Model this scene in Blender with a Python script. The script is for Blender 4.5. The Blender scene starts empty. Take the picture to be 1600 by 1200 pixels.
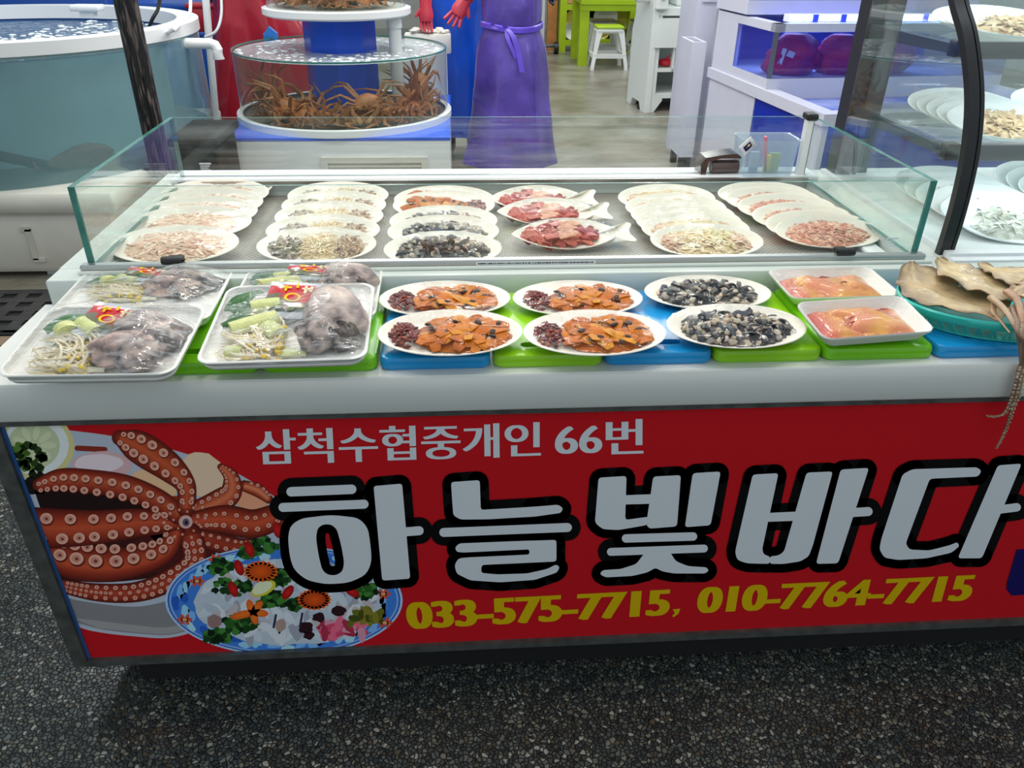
import bpy, bmesh, math, random
from mathutils import Vector, Matrix, noise
PI = math.pi
S = bpy.context.scene
COL = S.collection
rnd = random.Random(7)

# ------------------------------------------------------------------ camera
CAM = Vector((0.0, -1.2159, 1.4938)); YAW, PITCH, ROLL, FPX = 0.0730, 0.5282, -0.0136, 1229.14
def _axes():
    cy, sy, cp, sp = math.cos(YAW), math.sin(YAW), math.cos(PITCH), math.sin(PITCH)
    f = Vector((sy*cp, cy*cp, -sp)); r = Vector((cy, -sy, 0)); d = f.cross(r)
    cr, sr = math.cos(ROLL), math.sin(ROLL)
    return cr*r+sr*d, -sr*r+cr*d, f
AR, AD, AF = _axes()
cam_data = bpy.data.cameras.new('camera'); cam = bpy.data.objects.new('camera', cam_data); COL.objects.link(cam)
cam_data.sensor_fit = 'HORIZONTAL'; cam_data.sensor_width = 36.0; cam_data.lens = FPX/1600*36.0
cam_data.clip_start = 0.02; cam_data.clip_end = 100
cam.matrix_world = Matrix(((AR.x, -AD.x, -AF.x, CAM.x), (AR.y, -AD.y, -AF.y, CAM.y), (AR.z, -AD.z, -AF.z, CAM.z), (0, 0, 0, 1)))
S.camera = cam
def ray(px, py): return AR*((px-800)/FPX)+AD*((py-600)/FPX)+AF
def AZ(px, py, z):
    d = ray(px, py); return CAM+d*((z-CAM.z)/d.z)
def AY(px, py, y):
    d = ray(px, py); return CAM+d*((y-CAM.y)/d.y)
def AX(px, py, x):
    d = ray(px, py); return CAM+d*((x-CAM.x)/d.x)

# ------------------------------------------------------------------ world, lamps, exposure
def lin(c):
    return tuple(((v/255)/12.92 if v/255 <= 0.04045 else ((v/255+0.055)/1.055)**2.4) for v in c[:3])
W = bpy.data.worlds.new('world'); S.world = W; W.use_nodes = True
W.node_tree.nodes['Background'].inputs[0].default_value = (0.80, 0.93, 1.0, 1)
W.node_tree.nodes['Background'].inputs[1].default_value = 0.67
def area(name, loc, sx, sy, power, color=(1, 1, 1), rot=(0, 0, 0)):
    l = bpy.data.lights.new(name, 'AREA'); l.shape = 'RECTANGLE'; l.size = sx; l.size_y = sy; l.energy = power; l.color = color
    o = bpy.data.objects.new(name, l); o.location = loc; o.rotation_euler = rot; COL.objects.link(o); return o
def disc(loc, size, power, color=(1, 0.95, 0.87)):
    l = bpy.data.lights.new('unseen_lamp', 'AREA'); l.shape = 'DISK'; l.size = size; l.energy = power; l.color = color
    o = bpy.data.objects.new('unseen_lamp', l); o.location = loc; COL.objects.link(o)
for x, y, w in ((-0.95, 0.12, 4.0), (0.05, 0.08, 4.0), (1.0, 0.14, 4.0), (-0.6, 1.0, 3.6), (0.35, 1.15, 3.6), (1.25, 1.05, 3.6), (-1.0, 2.1, 8), (0.2, 2.3, 7), (1.2, 2.2, 8),
                (-0.9, 3.3, 9), (-0.1, 3.5, 7), (0.7, 3.4, 7), (1.6, 3.6, 8), (-0.5, 4.6, 8), (0.5, 4.8, 8), (1.5, 4.9, 8)):  # this row added for highlights on the wrap and a brighter background
    disc((x, y, 2.5), 0.22, w*1.12)
area('tube_lamp', (-2.0, 2.9, 2.9), 1.6, 0.12, 18, (0.95, 0.98, 1.0))
area('tube_lamp', (0.4, 3.6, 2.9), 2.4, 0.12, 16, (0.95, 0.98, 1.0))
area('tube_lamp', (2.2, 5.6, 2.9), 2.4, 0.12, 26, (0.97, 0.98, 1.0))
area('tube_lamp', (1.6, 8.6, 3.0), 2.4, 0.12, 50, (1.0, 0.98, 0.95))
area('tube_lamp', (-1.6, 6.4, 3.0), 2.4, 0.12, 26, (0.97, 0.98, 1.0))
# the refrigerated showcase's own strip lights: under its roof and under both shelves
for y, z, w in ((0.80, 1.62, 9), (0.60, 1.235, 2.2), (0.57, 1.025, 2.2)):
    area('showcase_strip', (1.72, y, z), 0.95, 0.02, w*0.6, (0.88, 0.95, 1.0), (math.radians(18), 0, 0))
area('aquarium_strip', (2.28, 3.72, 1.02), 0.9, 0.03, 5, (0.55, 0.7, 1.0), (0, 0, math.radians(6)))
for x, y in ((-0.45, 0.75), (0.55, 0.85)):
    pl = bpy.data.lights.new('warm_bulb', 'POINT'); pl.energy = 3; pl.color = (1.0, 0.72, 0.42); pl.shadow_soft_size = 0.045
    po = bpy.data.objects.new('warm_bulb', pl); po.location = (x, y, 2.1); COL.objects.link(po)
S.view_settings.view_transform = 'Standard'; S.view_settings.look = 'None'
S.view_settings.exposure = 0.0; S.view_settings.gamma = 1.0; S.view_settings.use_curve_mapping = False
S.cycles.transparent_max_bounces = 40; S.cycles.max_bounces = 10

# ------------------------------------------------------------------ materials
def newmat(name):
    m = bpy.data.materials.new(name); m.use_nodes = True; nt = m.node_tree
    for n in list(nt.nodes): nt.nodes.remove(n)
    out = nt.nodes.new('ShaderNodeOutputMaterial'); return m, nt, out
def mat(name, c, rough=0.45, metal=0.0, spec=0.5, var=0.0, vscale=8.0, bump=0.0, bscale=60.0, c2=None, coat=0.0, sss=0.0, attr=False, emit=None):
    m, nt, out = newmat(name); N, L = nt.nodes, nt.links
    p = N.new('ShaderNodeBsdfPrincipled'); L.new(p.outputs[0], out.inputs[0])
    col = lin(c)+(1,)
    p.inputs['Base Color'].default_value = col; p.inputs['Roughness'].default_value = rough; p.inputs['Metallic'].default_value = metal
    p.inputs['Specular IOR Level'].default_value = spec; p.inputs['Coat Weight'].default_value = coat; p.inputs['Coat Roughness'].default_value = 0.08
    if sss: p.inputs['Subsurface Weight'].default_value = sss; p.inputs['Subsurface Radius'].default_value = (0.02, 0.01, 0.006); p.inputs['Subsurface Scale'].default_value = 0.4
    tc = N.new('ShaderNodeTexCoord')
    src = None
    if attr:
        a = N.new('ShaderNodeAttribute'); a.attribute_name = 'Col'; src = a.outputs['Color']
    if var > 0 or c2:
        nz = N.new('ShaderNodeTexNoise'); nz.inputs['Scale'].default_value = vscale; nz.inputs['Detail'].default_value = 6
        L.new(tc.outputs['Object'], nz.inputs['Vector'])
        mx = N.new('ShaderNodeMix'); mx.data_type = 'RGBA'
        rp = N.new('ShaderNodeValToRGB'); rp.color_ramp.elements[0].position = 0.38; rp.color_ramp.elements[1].position = 0.66
        L.new(nz.outputs[0], rp.inputs[0]); L.new(rp.outputs[0], mx.inputs[0])
        d = lin(c2) if c2 else tuple(v*(1-var) for v in col[:3])
        if src:
            ml = N.new('ShaderNodeMix'); ml.data_type = 'RGBA'; ml.blend_type = 'MULTIPLY'; ml.inputs[0].default_value = 1
            L.new(src, ml.inputs[6]); ml.inputs[7].default_value = (1-var, 1-var, 1-var, 1); L.new(src, mx.inputs[6]); L.new(ml.outputs[2], mx.inputs[7])
        else:
            mx.inputs[6].default_value = col; mx.inputs[7].default_value = d+(1,)
        src = mx.outputs[2]
    if src: L.new(src, p.inputs['Base Color'])
    if bump:
        nb = N.new('ShaderNodeTexNoise'); nb.inputs['Scale'].default_value = bscale; nb.inputs['Detail'].default_value = 4
        L.new(tc.outputs['Object'], nb.inputs['Vector'])
        b = N.new('ShaderNodeBump'); b.inputs['Strength'].default_value = bump; b.inputs['Distance'].default_value = 0.01
        L.new(nb.outputs[0], b.inputs['Height']); L.new(b.outputs[0], p.inputs['Normal'])
    if emit: p.inputs['Emission Color'].default_value = lin(c)+(1,); p.inputs['Emission Strength'].default_value = emit
    return m
def clear(name, tint=(1, 1, 1), ior=1.45, rough=0.03, bump=0.0, bscale=20.0, stretch=(1, 1, 1), body=0.0, body_col=(200, 220, 220), gcol=(1, 1, 1), smear_sheen=0.0, sscale=3):
    """thin clear sheet: transparent and glossy mixed by Fresnel, with an optional cloudy body"""
    m, nt, out = newmat(name); N, L = nt.nodes, nt.links
    t = N.new('ShaderNodeBsdfTransparent'); t.inputs[0].default_value = tint+(1,)
    g = N.new('ShaderNodeBsdfGlossy'); g.inputs['Roughness'].default_value = rough; g.inputs[0].default_value = gcol+(1,)
    fr = N.new('ShaderNodeFresnel'); ge = N.new('ShaderNodeNewGeometry'); ir = N.new('ShaderNodeMapRange')
    ir.inputs[3].default_value = ior; ir.inputs[4].default_value = 1/ior; L.new(ge.outputs['Backfacing'], ir.inputs[0]); L.new(ir.outputs[0], fr.inputs[0])
    mx = N.new('ShaderNodeMixShader'); L.new(fr.outputs[0], mx.inputs[0]); L.new(t.outputs[0], mx.inputs[1]); L.new(g.outputs[0], mx.inputs[2])
    last = mx.outputs[0]
    tc = N.new('ShaderNodeTexCoord'); mp = N.new('ShaderNodeMapping'); mp.inputs['Scale'].default_value = stretch
    L.new(tc.outputs['Object'], mp.inputs[0])
    if bump:
        nb = N.new('ShaderNodeTexNoise'); nb.inputs['Scale'].default_value = bscale; nb.inputs['Detail'].default_value = 3; nb.inputs['Distortion'].default_value = 0.6
        L.new(mp.outputs[0], nb.inputs['Vector'])
        b = N.new('ShaderNodeBump'); b.inputs['Strength'].default_value = bump; b.inputs['Distance'].default_value = 0.01
        L.new(nb.outputs[0], b.inputs['Height']); L.new(b.outputs[0], g.inputs['Normal']); L.new(b.outputs[0], fr.inputs['Normal'])
    if body or smear_sheen:
        df = N.new('ShaderNodeBsdfDiffuse'); df.inputs[0].default_value = lin(body_col)+(1,)
        m2 = N.new('ShaderNodeMixShader'); m2.inputs[0].default_value = body
        L.new(last, m2.inputs[1]); L.new(df.outputs[0], m2.inputs[2]); last = m2.outputs[0]
        if smear_sheen:
            ns = N.new('ShaderNodeTexNoise'); ns.inputs['Scale'].default_value = sscale; ns.inputs['Detail'].default_value = 5
            L.new(mp.outputs[0], ns.inputs['Vector'])
            mr = N.new('ShaderNodeMapRange'); mr.inputs[1].default_value = 0.48; mr.inputs[2].default_value = 0.8; mr.inputs[3].default_value = body; mr.inputs[4].default_value = body+smear_sheen
            L.new(ns.outputs[0], mr.inputs[0]); L.new(mr.outputs[0], m2.inputs[0])
    L.new(last, out.inputs[0]); return m

M = dict(
    solid_white=mat('solid_surface', (226, 226, 220), 0.28, var=0.03, vscale=3),
    riser=mat('riser_white', (214, 220, 214), 0.22, var=0.03),
    foam=mat('foam_white', (244, 236, 222), 0.42, bump=0.06, bscale=240, sss=0.0),
    foam_tray=mat('foam_tray_white', (240, 238, 232), 0.38, bump=0.05, bscale=240),
    cold_foam=mat('foam_in_cooler', (238, 242, 244), 0.42, bump=0.06, bscale=240),
    white=mat('white_plastic', (232, 234, 236), 0.35),
    lav=mat('white_panel', (200, 202, 218), 0.4, var=0.04),
    dark_metal=mat('frame_metal', (104, 106, 102), 0.45, metal=0.5, var=0.4, vscale=30),
    alu=mat('aluminium', (190, 190, 186), 0.3, metal=0.9),
    black=mat('black_plastic', (20, 20, 22), 0.35),
    black_soft=mat('black_matt', (18, 18, 19), 0.75),
    red_print=mat('sign_red', (206, 24, 34), 0.5, spec=0.15),
    white_print=mat('print_white', (226, 228, 232), 0.5, spec=0.15),
    black_print=mat('print_black', (8, 8, 9), 0.5, spec=0.15),
    yellow_print=mat('print_yellow', (222, 182, 6), 0.5, spec=0.15),
    navy_print=mat('print_navy', (26, 20, 92), 0.5, spec=0.15),
    blue_edge=mat('print_edge_blue', (52, 92, 150), 0.5, spec=0.15),
    art=mat('print_art', (255, 255, 255), 0.5, spec=0.15, attr=True),
    food=mat('food', (255, 255, 255), 0.36, spec=0.2, attr=True, var=0.14, vscale=90, bump=0.25, bscale=220, coat=0.1),
    wet=mat('wet_food', (255, 255, 255), 0.32, spec=0.18, attr=True, var=0.25, vscale=60, bump=0.3, bscale=150, coat=0.04),
    crab=mat('crab_shell', (255, 255, 255), 0.4, attr=True, var=0.3, vscale=40, bump=0.3, bscale=160),
    dry=mat('dried_squid', (255, 255, 255), 0.42, attr=True, var=0.22, vscale=26, bump=0.35, bscale=60, coat=0.15),
    wrap=clear('plastic_wrap', (0.99, 0.99, 0.99), 1.24, 0.03, bump=0.20, bscale=30, stretch=(1, 2.2, 1)),
    wrap_tight=clear('plastic_wrap_tight', (0.99, 0.99, 0.99), 1.24, 0.025, bump=0.15, bscale=24, stretch=(1, 2.2, 1)),
    wrap_fish=clear('creased_wrap_sheen', (0.98, 0.98, 0.98), 1.5, 0.04, bump=0.30, bscale=30, stretch=(0.8, 3.0, 1), body=0.01, body_col=(236, 236, 238), smear_sheen=0.5, sscale=34),  # white streaks coloured into the film stand in for highlights on its creases
    glass=clear('clear_glass', (0.955, 0.985, 0.975), 1.52, 0.0, body=0.008, body_col=(220, 235, 230)),
    glass_smear=clear('smeared_glass', (0.955, 0.985, 0.975), 1.5, 0.0, body=0.006, body_col=(225, 228, 228), smear_sheen=0.16, stretch=(0.7, 1, 7)),
    glass_edge=mat('glass_edge', (70, 132, 122), 0.15, var=0.3, vscale=20),
    acrylic=clear('acrylic', (0.90, 0.95, 0.93), 1.45, 0.0),
    murk=clear('murky_water_wall', (0.85, 0.95, 0.95), 1.4, 0.08, body=0.36, body_col=(150, 188, 194), smear_sheen=0.10),
    water=mat('bubbly_water', (120, 150, 170), 0.08, c2=(232, 238, 240), vscale=14, bump=0.9, bscale=24),
    dark_water=clear('tank_water', (0.6, 0.75, 0.85), 1.33, 0.03, bump=1.0, bscale=14, body=0.22, body_col=(90, 130, 170), smear_sheen=0.35),
    board_green=mat('board_green', (122, 202, 22), 0.22, var=0.06, vscale=3),
    board_lime=mat('board_lime', (150, 212, 26), 0.22, var=0.06, vscale=3),
    board_blue=mat('board_blue', (24, 152, 218), 0.24, var=0.08, vscale=3),
    turquoise=mat('turquoise_plastic', (52, 190, 178), 0.3),
    mat_floor=None,
)
def perforated():
    m, nt, out = newmat('perforated_mat'); N, L = nt.nodes, nt.links
    p = N.new('ShaderNodeBsdfPrincipled'); L.new(p.outputs[0], out.inputs[0]); p.inputs['Roughness'].default_value = 0.4
    tc = N.new('ShaderNodeTexCoord'); mp = N.new('ShaderNodeMapping'); mp.inputs['Scale'].default_value = (105, 105, 105); mp.inputs['Rotation'].default_value = (0, 0, 0.785)
    L.new(tc.outputs['Object'], mp.inputs[0])
    ck = N.new('ShaderNodeTexVoronoi'); ck.inputs['Randomness'].default_value = 0.0; ck.inputs['Scale'].default_value = 1.0; L.new(mp.outputs[0], ck.inputs['Vector'])
    r = N.new('ShaderNodeValToRGB'); r.color_ramp.elements[0].position = 0.36; r.color_ramp.elements[0].color = lin((30, 28, 27))+(1,)
    r.color_ramp.elements[1].position = 0.5; r.color_ramp.elements[1].color = lin((150, 142, 134))+(1,)
    L.new(ck.outputs['Distance'], r.inputs[0]); L.new(r.outputs[0], p.inputs['Base Color'])
    return m
M['mat_floor'] = perforated()
def aggregate():
    m, nt, out = newmat('wet_exposed_aggregate'); N, L = nt.nodes, nt.links
    p = N.new('ShaderNodeBsdfPrincipled'); L.new(p.outputs[0], out.inputs[0])
    tc = N.new('ShaderNodeTexCoord')
    nz = N.new('ShaderNodeTexNoise'); nz.inputs['Scale'].default_value = 40; L.new(tc.outputs['Object'], nz.inputs['Vector'])
    ad = N.new('ShaderNodeMix'); ad.data_type = 'RGBA'; ad.inputs[0].default_value = 0.012; L.new(tc.outputs['Object'], ad.inputs[6]); L.new(nz.outputs['Color'], ad.inputs[7])
    v = N.new('ShaderNodeTexVoronoi'); v.inputs['Scale'].default_value = 105; L.new(ad.outputs[2], v.inputs['Vector'])
    sep = N.new('ShaderNodeSeparateColor'); L.new(v.outputs['Color'], sep.inputs[0])
    r = N.new('ShaderNodeValToRGB'); cr = r.color_ramp; cr.interpolation = 'CONSTANT'
    cols = [(0.0, (46, 50, 50)), (0.22, (66, 72, 70)), (0.42, (88, 92, 86)), (0.6, (58, 60, 58)), (0.74, (112, 110, 98)), (0.86, (78, 70, 56)), (0.94, (150, 148, 138))]
    cr.elements[0].color = lin(cols[0][1])+(1,); cr.elements[1].position = cols[1][0]; cr.elements[1].color = lin(cols[1][1])+(1,)
    for pos, c in cols[2:]:
        e = cr.elements.new(pos); e.color = lin(c)+(1,)
    L.new(sep.outputs[0], r.inputs[0])
    d = N.new('ShaderNodeTexVoronoi'); d.feature = 'DISTANCE_TO_EDGE'; d.inputs['Scale'].default_value = 105; L.new(ad.outputs[2], d.inputs['Vector'])
    er = N.new('ShaderNodeValToRGB'); er.color_ramp.elements[0].position = 0.02; er.color_ramp.elements[1].position = 0.14
    L.new(d.outputs['Distance'], er.inputs[0])
    mx = N.new('ShaderNodeMix'); mx.data_type = 'RGBA'; L.new(er.outputs[0], mx.inputs[0]); mx.inputs[6].default_value = lin((24, 25, 24))+(1,); L.new(r.outputs[0], mx.inputs[7])
    L.new(mx.outputs[2], p.inputs['Base Color'])
    n2 = N.new('ShaderNodeTexNoise'); n2.inputs['Scale'].default_value = 2.2; L.new(tc.outputs['Object'], n2.inputs['Vector'])
    mr = N.new('ShaderNodeMapRange'); mr.inputs[1].default_value = 0.4; mr.inputs[2].default_value = 0.62; mr.inputs[3].default_value = 0.12; mr.inputs[4].default_value = 0.42
    L.new(n2.outputs[0], mr.inputs[0]); L.new(mr.outputs[0], p.inputs['Roughness'])
    b = N.new('ShaderNodeBump'); b.inputs['Strength'].default_value = 0.9; b.inputs['Distance'].default_value = 0.004
    L.new(er.outputs[0], b.inputs['Height']); L.new(b.outputs[0], p.inputs['Normal'])
    return m
M['aggregate'] = aggregate()
M['concrete'] = mat('wet_concrete', (150, 146, 134), 0.28, c2=(112, 104, 88), vscale=2.2, bump=0.5, bscale=30)

# ------------------------------------------------------------------ mesh builder
class MB:
    def __init__(s): s.v = []; s.f = []; s.m = []; s.c = []; s.xf = None
    def vert(s, p):
        p = Vector(p)
        if s.xf is not None: p = s.xf @ p
        s.v.append(p); return len(s.v)-1
    def face(s, ids, mi=0, col=(1, 1, 1)):
        s.f.append(tuple(ids)); s.m.append(mi); s.c.append(col)     # col: one tuple or one per corner
    def poly(s, pts, mi=0, col=(1, 1, 1)): s.face([s.vert(p) for p in pts], mi, col)
    def box(s, a, b, mi=0, col=(1, 1, 1), bev=0.0, side=None):
        x0, y0, z0 = a; x1, y1, z1 = b
        if bev <= 0:
            i = [s.vert(p) for p in ((x0, y0, z0), (x1, y0, z0), (x1, y1, z0), (x0, y1, z0), (x0, y0, z1), (x1, y0, z1), (x1, y1, z1), (x0, y1, z1))]
            for q in ((3, 2, 1, 0), (4, 5, 6, 7), (0, 1, 5, 4), (1, 2, 6, 5), (2, 3, 7, 6), (3, 0, 4, 7)): s.face([i[k] for k in q], mi, col)
        else:
            rings = []
            for (z, ins) in ((z0, bev), (z0+bev, 0), (z1-bev, 0), (z1, bev)):
                ring = []
                for (cx, cy, a0) in ((x1-bev, y0+bev, -90), (x1-bev, y1-bev, 0), (x0+bev, y1-bev, 90), (x0+bev, y0+bev, 180)):
                    for k in range(4):
                        t = math.radians(a0+30*k); r = max(bev-ins, bev*0.25)
                        ring.append(s.vert((cx+r*math.cos(t), cy+r*math.sin(t), z)))
                rings.append(ring)
            s.loft(rings, mi, col, True); s.face(rings[0][::-1], mi, col); s.face(rings[-1], mi, col)
    def obox(s, c, h, rot, mi=0, col=(1, 1, 1)):
        """box of half sizes h about c turned by Euler rot"""
        from mathutils import Euler
        R = Euler(rot).to_matrix(); k = len(s.v)
        ids = [s.vert(Vector(c)+R @ Vector((h[0]*a, h[1]*b, h[2]*d))) for d in (-1, 1) for b in (-1, 1) for a in (-1, 1)]
        for q in ((0, 2, 3, 1), (4, 5, 7, 6), (0, 1, 5, 4), (1, 3, 7, 5), (3, 2, 6, 7), (2, 0, 4, 6)): s.face([ids[i] for i in q], mi, col)
    def loft(s, rings, mi=0, col=(1, 1, 1), closed=True):
        for a, b in zip(rings, rings[1:]):
            n = len(a)
            for k in range(n if closed else n-1):
                s.face((a[k], a[(k+1) % n], b[(k+1) % n], b[k]), mi, col)
    def tube(s, pts, rads, mi=0, col=(1, 1, 1), n=8, cap=True, flat=1.0):
        pts = [Vector(p) for p in pts]
        if not hasattr(rads, '__len__'): rads = [rads]*len(pts)
        rings = []; up = Vector((0, 0, 1))
        for i, p in enumerate(pts):
            t = (pts[min(i+1, len(pts)-1)]-pts[max(i-1, 0)])
            t = t.normalized() if t.length > 1e-9 else Vector((0, 0, 1))
            a = t.cross(up)
            if a.length < 0.05: a = t.cross(Vector((0, 1, 0)))
            a.normalize(); b = a.cross(t)
            rings.append([s.vert(p+a*rads[i]*math.cos(2*PI*k/n)+b*rads[i]*flat*math.sin(2*PI*k/n)) for k in range(n)])
        s.loft(rings, mi, col)
        if cap: s.face(rings[0][::-1], mi, col); s.face(rings[-1], mi, col)
    def cyl(s, c, r, z0, z1, n=48, mi=0, col=(1, 1, 1), r2=None, caps=(True, True)):
        r2 = r if r2 is None else r2
        A = [s.vert((c[0]+r*math.cos(2*PI*k/n), c[1]+r*math.sin(2*PI*k/n), z0)) for k in range(n)]
        B = [s.vert((c[0]+r2*math.cos(2*PI*k/n), c[1]+r2*math.sin(2*PI*k/n), z1)) for k in range(n)]
        s.loft([A, B], mi, col)
        if caps[0]: s.face(A[::-1], mi, col)
        if caps[1]: s.face(B, mi, col)
    def lathe(s, prof, c=(0, 0), n=64, mi=0, col=(1, 1, 1), closed=False):
        rings = [[s.vert((c[0]+r*math.cos(2*PI*k/n), c[1]+r*math.sin(2*PI*k/n), z)) for k in range(n)] for r, z in prof]
        if closed: rings.append(rings[0])
        s.loft(rings, mi, col)
    def ell(s, c, r, mi=0, col=(1, 1, 1), rot=None, nu=12, nv=7, jit=0.0):
        R = rot.to_matrix() if rot is not None else Matrix.Identity(3)
        rings = []
        for j in range(1, nv):
            t = PI*j/nv; ring = []
            for k in range(nu):
                q = 1+jit*(rnd.random()-0.5)
                ring.append(s.vert(Vector(c)+R @ Vector((r[0]*q*math.sin(t)*math.cos(2*PI*k/nu), r[1]*q*math.sin(t)*math.sin(2*PI*k/nu), r[2]*q*math.cos(t)))))
            rings.append(ring)
        top = s.vert(Vector(c)+R @ Vector((0, 0, r[2]))); bot = s.vert(Vector(c)-R @ Vector((0, 0, r[2])))
        s.loft(rings[::-1], mi, col)
        for k in range(nu):
            s.face((top, rings[0][k], rings[0][(k+1) % nu]), mi, col); s.face((bot, rings[-1][(k+1) % nu], rings[-1][k]), mi, col)
    def mesh(s, name, mats, smooth=True, angle=40):
        me = bpy.data.meshes.new(name); me.from_pydata([tuple(v) for v in s.v], [], s.f)
        if not isinstance(mats, (list, tuple)): mats = [mats]
        for x in mats: me.materials.append(x)
        ca = me.color_attributes.new('Col', 'FLOAT_COLOR', 'CORNER')
        data = []
        for f, c in zip(s.f, s.c):
            if isinstance(c[0], (tuple, list)):
                for q in c: data.extend((q[0], q[1], q[2], 1.0))
            else: data.extend((c[0], c[1], c[2], 1.0)*len(f))
        ca.data.foreach_set('color', data)
        for p, mi in zip(me.polygons, s.m): p.material_index = mi; p.use_smooth = smooth
        if smooth: me.set_sharp_from_angle(angle=math.radians(angle))
        me.update(); return me
    def build(s, name, mats, parent=None, smooth=True, angle=40, label=None):
        o = bpy.data.objects.new(name, s.mesh(name, mats, smooth, angle)); COL.objects.link(o)
        if parent is not None: o.parent = parent
        if label: o['label'] = label
        return o
def tag(o, label=None, cat=None, group=None, kind=None):
    for k, v in (('label', label), ('category', cat), ('group', group), ('kind', kind)):
        if v: o[k] = v
    return o
def thing(name, label, cat, loc=(0, 0, 0), rot=(0, 0, 0), group=None):
    o = bpy.data.objects.new(name, None); COL.objects.link(o); o.location = loc; o.rotation_euler = rot; o.empty_display_size = 0.05
    return tag(o, label, cat, group)
def obj_from(name, me, parent=None):
    o = bpy.data.objects.new(name, me); COL.objects.link(o)
    if parent is not None: o.parent = parent
    return o
def copy_tree(src, loc, rot, label, group=None):
    r = src.copy(); COL.objects.link(r); r.location = loc; r.rotation_euler = rot; r['label'] = label
    if group: r['group'] = group
    for ch in list(src.children):
        c = ch.copy(); COL.objects.link(c); c.parent = r
        for g in ch.children:
            d = g.copy(); COL.objects.link(d); d.parent = c
    return r
def jc(c, j=0.12):
    k = 1+(rnd.random()-0.5)*2*j; l = lin(c); return tuple(min(1, v*k*(1+(rnd.random()-0.5)*j*0.5)) for v in l)

# ================================================================== STRUCTURE
def struct(name, mb, m, smooth=False):
    o = mb.build(name, m, None, smooth); o['kind'] = 'structure'; return o
b = MB(); b.box((-7, -5, -0.1), (7, 1.93, 0)); struct('floor', b, M['aggregate'])
b = MB(); b.box((-7, 1.93, -0.1), (7, 14, 0)); struct('floor', b, M['concrete'])
b = MB(); b.box((-7, 13.0, 0), (7, 13.2, 3.4)); struct('wall_back', b, mat('wall_paint', (196, 196, 188), 0.6, var=0.08))
b = MB(); b.box((-7.2, -5, 0), (-7, 14, 3.4)); struct('wall_left', b, mat('wall_paint', (188, 192, 194), 0.6, var=0.08))
b = MB(); b.box((7, -5, 0), (7.2, 14, 3.4)); struct('wall_right', b, mat('wall_paint', (188, 192, 194), 0.6, var=0.08))

# ================================================================== COUNTER WITH SIGN
H = 0.8022; ZS = 0.7267; YS = 0.0138; XL = -0.862; XR = 2.30; ZB = 0.1126; SXL = -0.822
counter = thing('market_counter', 'long white market counter with a red printed sign across its front', 'counter', (0.0, 0.0, 0.0))
b = MB(); b.box((XL, 0.0, ZS), (XR, 0.34, H), bev=0.004); b.build('counter_top', M['solid_white'], counter)
CF = 0.822      # bottom of the sunken well inside the glass case
b = MB(); b.box((XL+0.02, 0.329, H-0.02), (XR, 0.398, 0.857), bev=0.003); b.box((XL+0.02, 1.012, H-0.02), (XR, 1.13, 0.857), bev=0.003)
b.box((XL+0.02, 0.398, H-0.02), (-0.772, 1.012, 0.8568)); b.box((1.019, 0.398, H-0.02), (XR, 1.012, 0.8568)); b.box((-0.772, 0.398, H-0.02), (1.019, 1.012, CF-0.0005)); b.build('riser', M['riser'], counter)
b = MB(); b.box((XL+0.02, 0.05, 0.09), (XR, 1.12, 0.785)); b.build('cabinet', mat('cabinet_side', (96, 98, 100), 0.5), counter, False)
b = MB(); b.box((XL+0.12, 0.045, 0.0), (XR, 1.05, 0.089)); b.build('plinth', M['black_soft'], counter, False)
b = MB(); fw = 0.030
b.box((SXL-fw, 0.004, ZB-0.018), (SXL, 0.05, ZS)); b.box((SXL, 0.004, ZB-0.018), (XR, 0.05, ZB)); b.box((SXL, 0.006, ZS-0.012), (XR, 0.05, ZS))
b.build('sign_frame', M['dark_metal'], counter, False)
b = MB(); b.box((SXL-0.001, YS, ZB-0.001), (XR, 0.045, ZS-0.01)); sign = b.build('sign_panel', M['red_print'], counter, False, label='red printed sign panel')
b = MB(); b.box((SXL, 0.0115, ZB), (SXL+0.006, 0.02, ZS-0.012)); b.build('edge_strip', M['blue_edge'], sign, False)

LAY = 0.00003
RECT = (SXL+0.002, XR, ZB+0.001, ZS-0.012)
def clip(pts):
    """pts: list of (x, z, colour); cut to the sign's rectangle"""
    def cut(P, inside, t):
        out = []
        for i, a in enumerate(P):
            c = P[i-1]
            ia, ic = inside(a), inside(c)
            if ia != ic:
                k = t(c, a); out.append((c[0]+(a[0]-c[0])*k, c[1]+(a[1]-c[1])*k, tuple(u+(w-u)*k for u, w in zip(c[2], a[2]))))
            if ia: out.append(a)
        return out
    x0, x1, z0, z1 = RECT
    for ins, t in ((lambda p: p[0] >= x0, lambda c, a: (x0-c[0])/(a[0]-c[0])), (lambda p: p[0] <= x1, lambda c, a: (x1-c[0])/(a[0]-c[0])),
                   (lambda p: p[1] >= z0, lambda c, a: (z0-c[1])/(a[1]-c[1])), (lambda p: p[1] <= z1, lambda c, a: (z1-c[1])/(a[1]-c[1]))):
        if len(pts) < 3: return []
        pts = cut(pts, ins, t)
    return pts
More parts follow.
